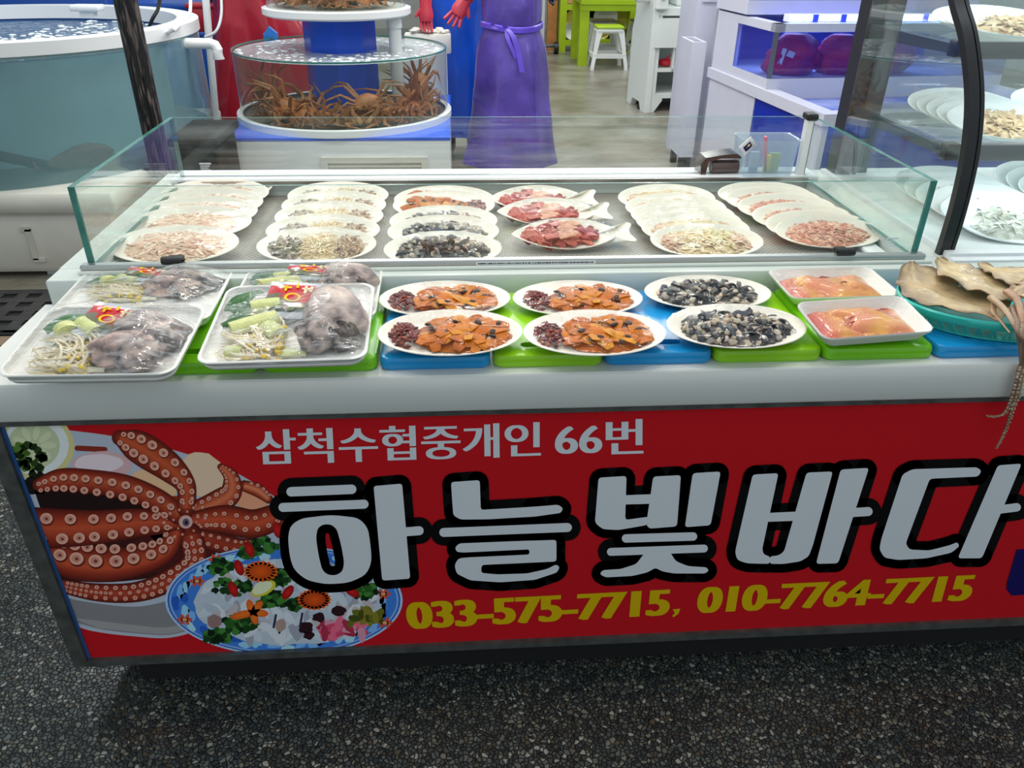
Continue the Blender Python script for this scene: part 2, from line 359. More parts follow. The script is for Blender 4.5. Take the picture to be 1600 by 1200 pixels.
class Print:
    """flat printed shapes on the sign's face"""
    def __init__(s, sc, ox, oy): s.sc, s.ox, s.oy = sc, ox, oy; s.b = MB(); s.do_clip = True
    def w(s, p): q = AY(s.ox+p[0]*s.sc, s.oy+p[1]*s.sc, YS); return q.x, q.z
    def poly(s, pts, layer, col=(1, 1, 1)):
        cs = col if isinstance(col[0], (tuple, list)) else [col]*len(pts)
        P = [s.w(p)+(c,) for p, c in zip(pts, cs)]
        if s.do_clip: P = clip(P)
        if len(P) < 3: return
        s.b.face([s.b.vert((x, YS-LAY*layer, z)) for x, z, c in P], 0, [c for _, _, c in P])
    def cap(s, a, e, r, layer, col=(1, 1, 1), n=10):
        ang = math.atan2(e[1]-a[1], e[0]-a[0]); pts = []
        for (c, s0) in ((e, -PI/2), (a, PI/2)):
            for k in range(n+1):
                t = ang+s0+PI*k/n; pts.append((c[0]+r*math.cos(t), c[1]+r*math.sin(t)))
        s.poly(pts, layer, col)
    def ell(s, c, rx, ry, layer, col=(1, 1, 1), rot=0.0, n=20, edge=None):
        pts = []
        for k in range(n):
            t = 2*PI*k/n; x, y = rx*math.cos(t), ry*math.sin(t)
            pts.append((c[0]+x*math.cos(rot)-y*math.sin(rot), c[1]+x*math.sin(rot)+y*math.cos(rot)))
        if edge is None: s.poly(pts, layer, col)
        else:
            for k in range(n): s.poly([c, pts[k], pts[(k+1) % n]], layer, [col, edge, edge])
    def blob(s, c, rx, ry, layer, col, n=22, j=0.35, rot=0.0):
        pts = []
        for k in range(n):
            t = 2*PI*k/n; q = 1+(rnd.random()-0.5)*j; x, y = rx*q*math.cos(t), ry*q*math.sin(t)
            pts.append((c[0]+x*math.cos(rot)-y*math.sin(rot), c[1]+x*math.sin(rot)+y*math.cos(rot)))
        s.poly(pts, layer, col)
def rounded(pts, r=9):
    out = []; n = len(pts)
    for i, p in enumerate(pts):
        a, c = Vector(pts[i-1]), Vector(pts[(i+1) % n]); p = Vector(p)
        u, v = a-p, c-p; k = min(r, u.length*0.45, v.length*0.45)
        A = p+u.normalized()*k; C = p+v.normalized()*k
        for t in (0, 0.33, 0.66, 1): out.append(tuple(A*(1-t)**2+p*2*t*(1-t)+C*t*t))
    return out
def spline(pts, n=8):
    out = []
    for i in range(len(pts)-1):
        p0, p1, p2, p3 = [pts[max(0, min(len(pts)-1, i+k))] for k in (-1, 0, 1, 2)]
        for j in range(n):
            t = j/n
            out.append(tuple(0.5*((2*b_)+(-a+c)*t+(2*a-5*b_+4*c-d)*t*t+(-a+3*b_-3*c+d)*t**3) for a, b_, c, d in zip(p0, p1, p2, p3)))
    out.append(tuple(pts[-1])); return out
def pc(c): return tuple(min(1.0, v/0.37) for v in lin(c))

# ---- big title: traced strokes with a thick black outline
Z7 = (0.3875, 390, 630); Z8 = (0.4375, 900, 700)
glyphs = [
 (Z7, [('c', (168, 355), (412, 345), 19), ('c', (135, 418), (462, 405), 18),
       ('ring', [(155, 540), (165, 490), (210, 462), (330, 448), (440, 460), (478, 500), (490, 590), (492, 640), (470, 690), (400, 722), (310, 728), (230, 712), (180, 670), (163, 620)],
                [(268, 540), (275, 500), (300, 485), (330, 487), (352, 505), (370, 570), (382, 640), (376, 675), (350, 692), (315, 690), (293, 670), (278, 610)]),
       ('p', [(500, 332), (615, 322), (648, 705), (535, 713)]), ('c', (610, 518), (684, 512), 18)]),
 (Z7, [('p', [(812, 316), (928, 308), (932, 428), (1150, 415), (1245, 407), (1264, 422), (1255, 440), (1150, 455), (960, 466), (850, 467), (821, 450)]),
       ('c', (783, 519), (1281, 499), 18),
       ('p', [(828, 580), (845, 563), (1100, 553), (1237, 549), (1237, 636), (935, 650), (933, 682), (1000, 688), (1120, 684), (1200, 666), (1235, 648), (1250, 658), (1240, 680), (1150, 710), (1010, 720), (890, 712), (835, 685), (826, 650), (842, 624), (870, 620), (1128, 608), (1128, 587), (860, 600), (835, 597)])]),
 (Z8, [('p', [(80, 104), (180, 98), (175, 255), (262, 243), (255, 273), (150, 291), (95, 288), (67, 265)]), ('q', [(172, 167), (275, 163), (271, 197), (169, 200)]),
       ('p', [(275, 100), (374, 95), (360, 278), (262, 286), (250, 272)]),
       ('p', [(416, 88), (516, 82), (480, 274), (388, 281)]),
       ('c', (178, 321), (417, 314), 15), ('c', (124, 369), (456, 357), 14),
       ('p', [(245, 372), (335, 369), (355, 402), (400, 420), (465, 424), (474, 436), (460, 446), (350, 446), (305, 438), (283, 425), (255, 442), (200, 455), (105, 460), (84, 448), (95, 434), (160, 430), (215, 412)])]),
 (Z8, [('p', [(630, 93), (722, 88), (664, 360), (670, 379), (692, 385), (692, 412), (610, 410), (575, 398), (567, 370)]), ('q', [(684, 230), (790, 225), (783, 258), (676, 262)]),
       ('p', [(822, 86), (916, 82), (845, 345), (830, 385), (800, 403), (740, 412), (690, 412), (690, 385), (722, 382), (742, 368)]),
       ('p', [(944, 75), (1045, 69), (935, 410), (856, 412)]), ('c', (980, 229), (1042, 225), 16)]),
 (Z8, [('p', [(1165, 92), (1200, 74), (1430, 67), (1447, 80), (1435, 100), (1262, 108), (1176, 340), (1190, 361), (1260, 364), (1335, 345), (1360, 334), (1368, 348), (1340, 372), (1250, 392), (1150, 398), (1100, 390), (1082, 360), (1090, 320)]),
       ('p', [(1505, 60), (1590, 54), (1448, 392), (1362, 392)]), ('c', (1510, 218), (1572, 210), 15)]),
]
def polar(poly, c, a):
    d = Vector((math.cos(a), math.sin(a))); best = None
    for i in range(len(poly)):
        p, q = Vector(poly[i-1])-Vector(c), Vector(poly[i])-Vector(c); e = q-p
        den = d.x*e.y-d.y*e.x
        if abs(den) < 1e-9: continue
        t = (p.x*e.y-p.y*e.x)/den; u = (p.x*d.y-p.y*d.x)/den
        if t > 0 and -1e-6 <= u <= 1+1e-6: best = t if best is None else max(best, t)
    return (c[0]+d.x*best, c[1]+d.y*best)
def outline_px(pr, pts, r, layer):
    for i in range(len(pts)): pr.cap(pts[i-1], pts[i], r, layer, n=6)
for gi, (zz, parts) in enumerate(glyphs):
    wt, bk = Print(*zz), Print(*zz); wt.do_clip = bk.do_clip = False
    r = 36 if zz is Z7 else 32; L0 = 42+gi*2
    for pi_, pt in enumerate(parts):
        LW = 56+pi_*0.5
        if pt[0] == 'c':
            wt.cap(pt[1], pt[2], pt[3], LW); bk.cap(pt[1], pt[2], pt[3]+r, L0, n=14)
        elif pt[0] in 'pq':
            P = rounded(pt[1], 12) if pt[0] == 'p' else pt[1]
            wt.poly(P, LW); bk.poly(P, L0); outline_px(bk, P, r, L0)
        else:
            out, inn = rounded(pt[1], 30), rounded(pt[2], 30); c = (325, 590); n = 72
            A = [polar(out, c, 2*PI*k/n) for k in range(n)]; B = [polar(inn, c, 2*PI*k/n) for k in range(n)]
            for k in range(n):
                q = [A[k], A[(k+1) % n], B[(k+1) % n], B[k]]; wt.poly(q, LW); bk.poly(q, L0)
            outline_px(bk, A, r, L0); outline_px(bk, B, r, L0)
    bk.b.build('letter_outline', M['black_print'], sign, False, label='thick black outline around a white title letter')
    wt.b.build('title_letter', M['white_print'], sign, False, label='large white title letter')
# ---- lettering set in type
def typed(body, quad, m, name, offset=0.0, layer=40, bold=()):
    cu = bpy.data.curves.new('type', 'FONT'); cu.body = body; cu.offset = offset
    o = bpy.data.objects.new('type', cu); COL.objects.link(o); dg = bpy.context.evaluated_depsgraph_get()
    me = bpy.data.meshes.new_from_object(o.evaluated_get(dg)); bpy.data.objects.remove(o); bpy.data.curves.remove(cu)
    xs = [v.co.x for v in me.vertices]; ys = [v.co.y for v in me.vertices]; x0, x1, y0, y1 = min(xs), max(xs), min(ys), max(ys)
    if bold:
        n = len(me.vertices); V = [tuple(v.co) for v in me.vertices]; Fc = [tuple(p.vertices) for p in me.polygons]
        V2 = [(x+d, y, -1.0*(i+1)) for i, d in enumerate((0,)+tuple(bold)) for x, y, _ in V]; F2 = [tuple(k+n*i for k in f) for i in range(len(bold)+1) for f in Fc]
        me = bpy.data.meshes.new(name); me.from_pydata(V2, [], F2)
    tl, tr, br, bl = [Vector(q) for q in quad]
    for v in me.vertices:
        u = (v.co.x-x0)/(x1-x0); w = (v.co.y-y0)/(y1-y0)
        p = (bl*(1-u)+br*u)*(1-w)+(tl*(1-u)+tr*u)*w
        q = AY(p.x, p.y, YS); v.co = (q.x, YS-LAY*(layer+(v.co.z if bold else 0)*0.4), q.z)
    me.materials.clear(); me.materials.append(m); me.name = name
    for p in me.polygons: p.material_index = 0
    return obj_from(name, me, sign)
typed('삼척수협중개인', ((400, 671), (843, 658.5), (843, 712.5), (404, 726)), M['white_print'], 'association_lettering', 0.0, bold=(-0.03, -0.015, 0.015, 0.03))
typed('66번', ((869, 658), (1003, 654), (1003, 708), (869, 712)), M['white_print'], 'stall_number', 0.0, bold=(-0.03, -0.015, 0.015, 0.03))
typed('033-575-7715', ((636, 941), (1046, 920), (1041, 961), (641, 983)), M['yellow_print'], 'phone_lettering', 0.012, bold=(-0.05, -0.025, 0.025, 0.05))
typed('010-7764-7715', ((1096, 917), (1523, 897), (1511, 938), (1090, 958)), M['yellow_print'], 'phone_lettering', 0.012, bold=(-0.05, -0.025, 0.025, 0.05))
pr = Print(*Z8); pr.poly([(345, 575), (372, 572), (366, 590), (348, 603), (343, 598), (352, 588)], 40); pr.b.build('comma', M['yellow_print'], sign, False)
pr = Print(1, 0, 0); pr.do_clip = False
pr.poly([(1588, 858), (1760, 850), (1744, 920), (1580, 930), (1572, 920), (1573, 910)], 41); pr.b.build('badge', M['navy_print'], sign, False, label='navy blue rounded badge at the end of the phone number')

# ---- printed octopus dish
P5 = Print(0.35, 0, 640); A5 = P5
plate_w = pc((150, 152, 158)); 
P5.poly(spline([(-60, 40), (200, 80), (330, 95), (500, 118), (700, 160), (900, 220), (1050, 280), (1200, 370), (1300, 460), (1340, 560), (1280, 720), (1120, 870), (920, 970), (760, 1018), (600, 1012), (450, 995), (350, 970), (200, 900), (-60, 800)], 5), 1,
        pc((126, 130, 140)))
P5.poly(spline([(250, 830), (400, 860), (600, 880), (760, 850), (900, 800), (1000, 760), (1000, 900), (900, 962), (760, 1005), (600, 998), (450, 980), (340, 950)], 5), 2, pc((92, 90, 92)))
P5.poly(spline([(300, 925), (600, 962), (760, 970), (950, 920), (940, 945), (760, 1000), (600, 993), (440, 975)], 5), 3, pc((112, 108, 108)))
P5.ell((165, 165), 168, 150, 3, pc((150, 140, 96))); P5.ell((160, 160), 148, 132, 4, pc((158, 160, 158))); P5.ell((150, 160), 118, 105, 5, pc((136, 140, 112)))
for k in range(9):
    t = k*0.7; P5.ell((150+66*math.cos(t), 160+58*math.sin(t)), 34, 15, 6, pc((148, 150, 122)), t)
P5.cap((345, 172), (468, 178), 12, 5, pc((96, 30, 22)))
P5.blob((455, 250), 138, 64, 6, pc((150, 120, 120)), j=0.08); P5.blob((440, 240), 110, 42, 7, pc((166, 148, 152)), j=0.1)
P5.blob((900, 290), 110, 95, 6, pc((172, 138, 116)), j=0.1, rot=0.5); P5.blob((1120, 400), 80, 60, 6, pc((170, 110, 84)), j=0.1, rot=0.7)
P5.blob((690, 330), 110, 50, 6, pc((176, 130, 100)), j=0.1, rot=0.4)
for k in range(40):
    t = rnd.random()*2*PI; q = rnd.random()**0.5
    P5.blob((112+88*q*math.cos(t), 225+72*q*math.sin(t)), 20, 17, 7+k % 3, pc(rnd.choice([(26, 44, 12), (44, 66, 18), (14, 24, 8), (60, 82, 30)])), 9, 0.6)
P5.poly(spline([(190, 540), (500, 560), (800, 560), (840, 640), (760, 730), (500, 770), (250, 760)], 4), 8, pc((40, 14, 12)))
P5.blob((170, 330), 60, 50, 8, pc((16, 12, 10)))
P5.poly(spline([(150, 350), (300, 345), (500, 385), (700, 430), (600, 470), (330, 462), (180, 440)], 4), 8, pc((22, 10, 10)))
P5.blob((800, 500), 150, 120, 9, pc((112, 34, 20)), j=0.06); P5.blob((760, 640), 200, 90, 9, pc((52, 16, 14)), j=0.06)
def tent(pts, wd, layer, edge, mid, hi, suck=None, flip=0.0):
    C = spline(pts, 8); Wd = spline([(w,) for w in wd], 8); n = len(C); rows = []
    cols = [pc(edge), pc(mid), pc(hi), pc(mid), pc(edge)]
    for i, p in enumerate(C):
        a, c = C[max(0, i-1)], C[min(n-1, i+1)]; t = Vector((c[0]-a[0], c[1]-a[1])).normalized(); nx = Vector((-t.y, t.x)); w = Wd[min(i, len(Wd)-1)][0]/2
        rows.append([(p[0]+nx.x*w*k, p[1]+nx.y*w*k) for k in (-1, -0.55, flip, 0.55, 1)])
    for r0, r1 in zip(rows, rows[1:]):
        for k in range(4): P5.poly([r0[k], r0[k+1], r1[k+1], r1[k]], layer, [cols[k], cols[k+1], cols[k+1], cols[k]])
    for e, i in ((0, 0), (-1, n-1)):
        P5.ell(C[i], Wd[min(i, len(Wd)-1)][0]/2, Wd[min(i, len(Wd)-1)][0]/2, layer-0.3, cols[1], edge=cols[0])
    for (off, sc, step) in (suck or []):
        acc = 0; last = C[0]
        for i, p in enumerate(C):
            acc += math.hypot(p[0]-last[0], p[1]-last[1]); last = p; w = Wd[min(i, len(Wd)-1)][0]
            r = w*sc
            if acc >= max(step*r, 8):
                acc = 0; a, c = C[max(0, i-1)], C[min(n-1, i+1)]; t = Vector((c[0]-a[0], c[1]-a[1])).normalized(); nx = Vector((-t.y, t.x))
                q = (p[0]+nx.x*w*off, p[1]+nx.y*w*off); ang = math.atan2(t.y, t.x)
                P5.ell((q[0]+r*0.1, q[1]+r*0.15), r*1.12, r*1.02, layer+0.4, pc((70, 20, 14)), ang, 14)
                P5.ell(q, r, r*0.88, layer+0.7, pc((176, 136, 122)), ang, 16, edge=pc((160, 112, 96)))
                P5.ell((q[0]-r*0.05, q[1]), r*0.68, r*0.58, layer+1.0, pc((134, 84, 70)), ang, 14, edge=pc((150, 100, 86)))
                P5.ell((q[0]+r*0.02, q[1]+r*0.05), r*0.26, r*0.24, layer+1.3, pc((88, 40, 32)), ang, 8)
E1, M1, H1 = (50, 13, 10), (106, 33, 20), (138, 54, 32)
tent([(840, 470), (960, 420), (1030, 370), (1030, 300), (985, 255)], [90, 110, 100, 70, 30], 10, E1, (122, 44, 26), (152, 78, 52), [(0.30, 0.11, 2.4), (-0.3, 0.10, 2.6)])
tent([(1090, 340), (1150, 360), (1200, 400)], [50, 60, 40], 10, E1, (122, 44, 26), (160, 92, 64), [(-0.35, 0.14, 2.6)])
tent([(860, 500), (1000, 490), (1130, 510), (1240, 470), (1275, 430)], [90, 130, 130, 110, 60], 12, E1, M1, (140, 54, 32), [(0.2, 0.095, 2.7), (-0.2, 0.08, 3.2)])
tent([(870, 560), (960, 590), (1060, 610), (1120, 600)], [70, 90, 80, 50], 14, (46, 14, 10), (96, 30, 20), (112, 38, 24), [(0.2, 0.12, 3.0), (-0.25, 0.1, 3.2)])
tent([(850, 560), (865, 680), (740, 770), (600, 815), (430, 815), (270, 785)], [110, 110, 100, 90, 80, 60], 16, E1, (104, 32, 20), (124, 44, 28), [(0.28, 0.13, 2.3), (-0.28, 0.12, 2.4), (0.0, 0.1, 2.6)])
tent([(790, 540), (720, 640), (520, 690), (340, 680), (210, 645)], [70, 110, 150, 160, 130], 19, (50, 14, 12), M1, H1, [(0.10, 0.20, 2.5), (0.46, 0.16, 2.4)], -0.2)
tent([(800, 500), (620, 505), (420, 525), (160, 530)], [70, 130, 155, 190], 22, E1, M1, H1, [(-0.27, 0.16, 2.5), (0.24, 0.155, 2.7)])
tent([(800, 470), (700, 400), (560, 345), (400, 318), (270, 310), (175, 335)], [90, 100, 110, 105, 95, 60], 25, (58, 16, 11), M1, (134, 58, 35), [(-0.42, 0.17, 2.5), (0.08, 0.18, 2.4)], 0.1)
tent([(830, 440), (830, 340), (760, 260), (660, 190), (590, 150), (535, 125)], [80, 90, 130, 150, 130, 70], 28, (58, 17, 11), (110, 36, 21), (138, 58, 33), [(-0.24, 0.15, 2.3), (0.26, 0.15, 2.3)])
for k in range(26):
    t = k*2.4; q = 45+k*3.2; P5.ell((832+q*math.cos(t), 500+q*0.9*math.sin(t)), 6+k*0.22, 5+k*0.2, 30.5, pc((170, 128, 112)), t, 10, edge=pc((120, 66, 50)))
P5.ell((830, 500), 31, 30, 31, pc((168, 142, 140)), edge=pc((150, 110, 102))); P5.ell((831, 502), 16, 18, 31.5, pc((70, 62, 74))); P5.ell((832, 503), 6, 9, 32, pc((14, 10, 14)))
P5.b.build('octopus_picture', M['art'], sign, False, label='printed picture of a red boiled octopus on a white plate', )
# ---- printed sashimi dish
P5 = Print(0.25, 250, 820)
P5.ell((775, 470), 742, 348, 33, pc((120, 140, 170)), n=60); P5.ell((775, 470), 728, 338, 33.5, pc((34, 66, 124)), n=60); P5.ell((775, 470), 716, 330, 34, pc((96, 124, 166)), n=60)
P5.ell((775, 470), 706, 322, 34.5, pc((42, 84, 146)), n=60)
for k in range(46):
    t = k/46*2*PI+rnd.random()*0.1; q = 0.86+rnd.random()*0.1
    P5.blob((775+706*q*math.cos(t), 470+322*q*math.sin(t)), 44, 24, 35, pc(rnd.choice([(84, 124, 170), (104, 142, 184), (120, 152, 186), (26, 62, 130)])), 10, 0.7, t+1.5)
for x, y in ((232, 350), (155, 590), (350, 215), (1395, 430), (1405, 610)):
    for k in range(6): P5.ell((x+26*math.cos(k*1.05), y+15*math.sin(k*1.05)), 24, 12, 35.5, pc((142, 56, 40)), k*1.05, 10)
    P5.ell((x, y), 15, 9, 36, pc((160, 112, 76)))
P5.blob((800, 480), 585, 268, 36.2, pc((132, 138, 146)), 50, 0.06)
for k in range(150):
    t = rnd.random()*2*PI; q = rnd.random()**0.5
    P5.blob((800+540*q*math.cos(t), 480+240*q*math.sin(t)), 62, 26, 36.4+0.01*k, pc(rnd.choice([(140, 146, 152), (126, 132, 142), (150, 152, 156), (112, 112, 122), (136, 126, 128)])), 10, 0.3, rnd.random()*3)
def parsley(x, y, rx, ry, n=34):
    for k in range(n):
        t = rnd.random()*2*PI; q = rnd.random()**0.5
        P5.blob((x+rx*q*math.cos(t), y+ry*q*math.sin(t)), 24, 20, 38+0.01*k, pc(rnd.choice([(14, 40, 14), (26, 62, 20), (8, 22, 8), (44, 86, 34)])), 9, 0.7)
for a in ((385, 260, 68, 45), (440, 385, 130, 52), (745, 330, 55, 45), (700, 470, 82, 52), (850, 490, 46, 38), (640, 130, 90, 44), (500, 620, 100, 60), (360, 695, 80, 44), (1290, 420, 70, 44), (560, 170, 60, 26)): parsley(*a)
def flower(x, y, r, n, col, ry=0.62):
    for k in range(n):
        t = 2*PI*k/n; P5.poly([(x, y), (x+r*math.cos(t-0.28), y+r*ry*math.sin(t-0.28)), (x+r*1.25*math.cos(t), y+r*1.25*ry*math.sin(t)), (x+r*math.cos(t+0.28), y+r*ry*math.sin(t+0.28))], 38.6, pc(col))
    P5.ell((x, y), r*0.8, r*0.8*ry, 38.7, pc(col), edge=pc(tuple(int(v*0.75) for v in col)))
flower(630, 290, 90, 18, (176, 62, 14)); flower(965, 465, 88, 20, (168, 56, 14))
for t, l in ((0.1, 90), (1.3, 75), (2.9, 130), (-0.9, 85), (-1.9, 80)):
    P5.ell((580+l*0.5*math.cos(t), 545+l*0.45*math.sin(t)), l*0.6, 24, 38.8, pc((190, 84, 22)), t, edge=pc((160, 60, 16)))
P5.ell((648, 395), 82, 42, 38.6, pc((150, 140, 30)), -0.45); P5.ell((640, 392), 68, 34, 38.7, pc((158, 160, 130)), -0.45)
for x, y, a in ((560, 150, 1.2), (495, 265, 1.2), (458, 400, 1.2), (800, 420, 2.2), (735, 30, 1.3), (1200, 415, 0.6)):
    P5.ell((x, y), 52, 28, 38.8, pc((150, 20, 18)), a, edge=pc((100, 12, 12)))
for k in range(26):
    P5.blob((1010+rnd.random()*250, 610+rnd.random()*75), 52, 26, 39+0.01*k, pc(rnd.choice([(150, 46, 70), (166, 70, 92), (120, 30, 50), (150, 100, 114)])), 9, 0.4, rnd.random()*3)
for k in range(20): P5.blob((1200+rnd.random()*190, 530+rnd.random()*80), 44, 20, 39.4+0.01*k, pc(rnd.choice([(70, 72, 16), (92, 84, 26), (46, 50, 12)])), 9, 0.5, rnd.random()*3)
for x, y, r in ((990, 575, 40), (1120, 535, 46), (910, 640, 48), (930, 690, 34)): P5.blob((x, y), r, r*0.75, 39.7, pc((30, 12, 18)), 14, 0.4)
for x, y in ((725, 600), (760, 635), (890, 590)): P5.cap((x, y-38), (x-14, y+38), 7, 39.8, pc((30, 26, 44)))
P5.blob((755, 625), 34, 40, 39.9, pc((120, 100, 92)), 12, 0.2); P5.blob((340, 600), 46, 44, 38.2, pc((104, 80, 78)), 12, 0.2)
P5.b.build('sashimi_picture', M['art'], sign, False, label='printed picture of a blue plate of white sashimi with parsley and orange flowers')

# ================================================================== GLASS DISPLAY CASE
CX0, CX1, CY0, CY1, CZT = -0.777, 1.024, 0.391, 1.05, 1.032
CB = 0.857
case = thing('glass_display_case', 'open-topped glass display case on the counter holding rows of wrapped plates', 'display case', (0.12, 0.7, CB))
def cbuild(b, name, m, smooth=False, label=None, parent=None):
    o = b.build(name, m, parent or case, smooth, label=label)
    if parent is None: o.location = -case.location
    return o
def pane(name, a, bb, m):
    b = MB(); b.box(a, bb)
    # narrow faces take the green cut-glass edge
    dims = [bb[i]-a[i] for i in range(3)]; thin = dims.index(min(dims))
    for k, f in enumerate(b.f):
        n = (b.v[f[1]]-b.v[f[0]]).cross(b.v[f[2]]-b.v[f[0]]); ax = max(range(3), key=lambda i: abs(n[i]))
        if ax != thin: b.m[k] = 1
    return cbuild(b, name, [m, M['glass_edge']])
g = 0.006
sg = 0.012
pane('front_pane', (CX0+sg, CY0, CB+0.004), (CX1-sg, CY0+g, CZT), M['glass'])
pane('side_pane', (CX0, CY0, CB+0.004), (CX0+sg, CY1-g, CZT), M['glass'])
pane('side_pane', (CX1-sg, CY0, CB+0.004), (CX1, CY1-g, CZT), M['glass'])
pane('back_pane', (CX0, CY1-g, CB+0.016), (CX1, CY1, CZT), M['glass_smear'])
b = MB(); b.box((CX0+g, CY0+g+0.003, CF), (CX1-g, 1.011, CF+0.003)); cbuild(b, 'perforated_mat', M['mat_floor'])
b = MB(); b.box((CX0-0.01, CY0-0.022, CB), (CX1+0.01, CY0-0.001, CB+0.017), bev=0.004); cbuild(b, 'front_rail', M['alu'], True)
b = MB(); b.box((CX0-0.01, CY0-0.034, CB), (CX1+0.02, CY0-0.022, CB+0.006), bev=0.002); cbuild(b, 'front_sill', M['riser'], True)
b = MB(); b.box((CX0+g, 1.0, CB), (CX1-g, 1.012, CB+0.012)); cbuild(b, 'back_rail', M['alu'])
b = MB(); b.box((CX0-0.02, 1.012, CB), (CX1+0.03, 1.115, CB+0.014), bev=0.003); cbuild(b, 'back_ledge', M['white'], True)
b = MB(); b.box((CX1-0.060, CY0+0.03, CF+0.003), (CX1-0.015, 0.99, CF+0.014), bev=0.003); cbuild(b, 'side_strip', M['white'], True)
b = MB(); b.box((CX0+g+0.002, CY0+0.02, CF+0.003), (CX0+g+0.014, 0.99, CF+0.016)); cbuild(b, 'side_strip', M['alu'])
for px in (268, 1330):
    b = MB(); q = AZ(px, 412 if px < 500 else 403, CB+0.02); w = 0.022 if px < 500 else 0.019
    b.box((q.x-w, CY0-0.026, CB+0.0175), (q.x+w, CY0-0.0005, CB+0.028), bev=0.003); b.box((q.x-w*0.8, CY0+g, CB+0.01), (q.x+w*0.7, CY0+g+0.012, CB+0.024), bev=0.003)
    b.tube([(q.x-w, CY0-0.016, CB+0.0245), (q.x+w, CY0-0.016, CB+0.0245)], 0.007, n=10); cbuild(b, 'pane_clip', M['black'], True, 'black plastic pane clip')
b = MB(); q0 = AY(744, 416, CY0-0.0225).x; q1 = AY(930, 416, CY0-0.0225).x
b.box((q0, CY0-0.0228, CB+0.0062), (q1, CY0-0.0221, CB+0.0135))
o = cbuild(b, 'printed_strip', M['white'], False, 'narrow printed paper strip')
b = MB(); x = q0+0.004
while x < q1-0.006:
    w = rnd.uniform(0.001, 0.004); b.box((x, CY0-0.0231, CB+0.0085), (x+w, CY0-0.0228, CB+0.0118)); x += w+rnd.uniform(0.0006, 0.0022)
cbuild(b, 'fine_print', M['black_print'], False, None, o)
def stamp(cx, cz, y, w=0.03):
    b = MB()
    for r in range(4):
        x = cx-w/2*(1 if r else 1.1); wid = w*(1.0, 0.8, 0.7, 0.85)[r]
        while x < cx-w/2+wid:
            k = rnd.uniform(0.0012, 0.0035); b.box((x, y-0.0004, cz-r*0.0055), (x+k, y-0.0001, cz-r*0.0055+(0.0045 if r == 0 else 0.0026))); x += k+0.0007
    return b
q = AY(321, 257, CY1-g); cbuild(stamp(q.x, q.z, CY1-g), 'printed_mark', M['white_print'])
q = AY(1394, 374, CY0); cbuild(stamp(q.x, q.z, CY0, 0.024), 'printed_mark', M['white_print'])
b = MB(); p0 = AY(1272, 186, 1.03); p1 = AY(1250, 282, 1.03)
b.box((p0.x-0.022, 1.018, CB+0.014), (p0.x-0.004, 1.043, CZT-0.004)); cbuild(b, 'corner_post', M['white'])
b = MB(); b.box((p0.x-0.026, 1.012, CZT-0.006), (p0.x+0.006, 1.055, CZT+0.012), bev=0.004); cbuild(b, 'corner_cap', M['black'], True, 'black plastic corner cap')

# ================================================================== PLATES AND FOOD
def oval(a, b_, n=56): return [(a*math.cos(2*PI*k/n), b_*math.sin(2*PI*k/n)) for k in range(n)]
def rrect(w, h, r, n=7):
    out = []
    for cx, cy, a0 in ((w-r, -h+r, -90), (w-r, h-r, 0), (-w+r, h-r, 90), (-w+r, -h+r, 180)):
        for k in range(n): t = math.radians(a0+90*k/(n-1)); out.append((cx+r*math.cos(t), cy+r*math.sin(t)))
    return out
def fishshape(a, b_):
    half = [(-1.0, 0.02), (-0.93, 0.2), (-0.78, 0.45), (-0.55, 0.75), (-0.25, 0.95), (0.05, 1.0), (0.35, 0.9), (0.6, 0.68), (0.78, 0.42), (0.86, 0.3), (0.98, 0.5), (1.14, 0.62), (1.2, 0.5), (1.13, 0.15), (1.12, 0.0)]
    up = spline(half, 3); dn = [(x, -y) for x, y in up[::-1]][1:-1]
    pts = [(x*a, y*b_) for x, y in up+dn]; return pts[::-1]
def shell(outline, depth, m, flute=0, name='plate', wall=0.0, floor_s=0.66):
    """foam dish: underside, rolled rim, sloped wall and floor in one mesh"""
    b = MB(); n = len(outline); d = depth
    prof = [(floor_s-0.02, 0), (floor_s+0.12, d*0.24), (0.975, d*0.86), (1.0, d*0.94), (1.004, d*1.0), (0.99, d*1.08), (0.962, d*1.02), (floor_s+0.14, d*0.42), (floor_s, d*0.2), (floor_s*0.5, d*0.17)]
    rings = []
    for i, (s, z) in enumerate(prof):
        ring = []
        for k, (x, y) in enumerate(outline):
            zz, ss = z, s
            if flute and i in (6, 7): zz += 0.0007*math.cos(flute*2*PI*k/n)*(1 if i == 6 else 1.3)
            ring.append(b.vert((x*ss, y*ss, zz)))
        rings.append(ring)
    b.loft(rings); b.face(rings[0][::-1]); b.face(rings[-1])
    return b.mesh(name, m, True, 60)
def film(outline, z0, hump, m, lumps=0.0, name='plastic_wrap', hx=0.0):
    b = MB(); n = len(outline); rings = []; seed = rnd.random()*50
    for s in (1.012, 1.006, 0.97, 0.9, 0.78, 0.62, 0.44, 0.24, 0.1):
        ring = []
        for k, (x, y) in enumerate(outline):
            z = z0+hump*max(0, (1-s*s))**0.8 if s < 0.99 else z0+(-0.004 if s > 1.01 else 0.0012)
            if s < 0.95:
                z += lumps*noise.noise(Vector((x*s*26+seed, y*s*26, 0)))*(1-s*s)
                t = math.atan2(y, x); z += 0.0011*s*math.sin(19*t+seed)*math.sin(7*t+seed*2)
            ring.append(b.vert((x*s, y*s, z)))
        rings.append(ring)
    b.loft(rings); b.face(rings[-1]); return b.mesh(name, m, True, 80)
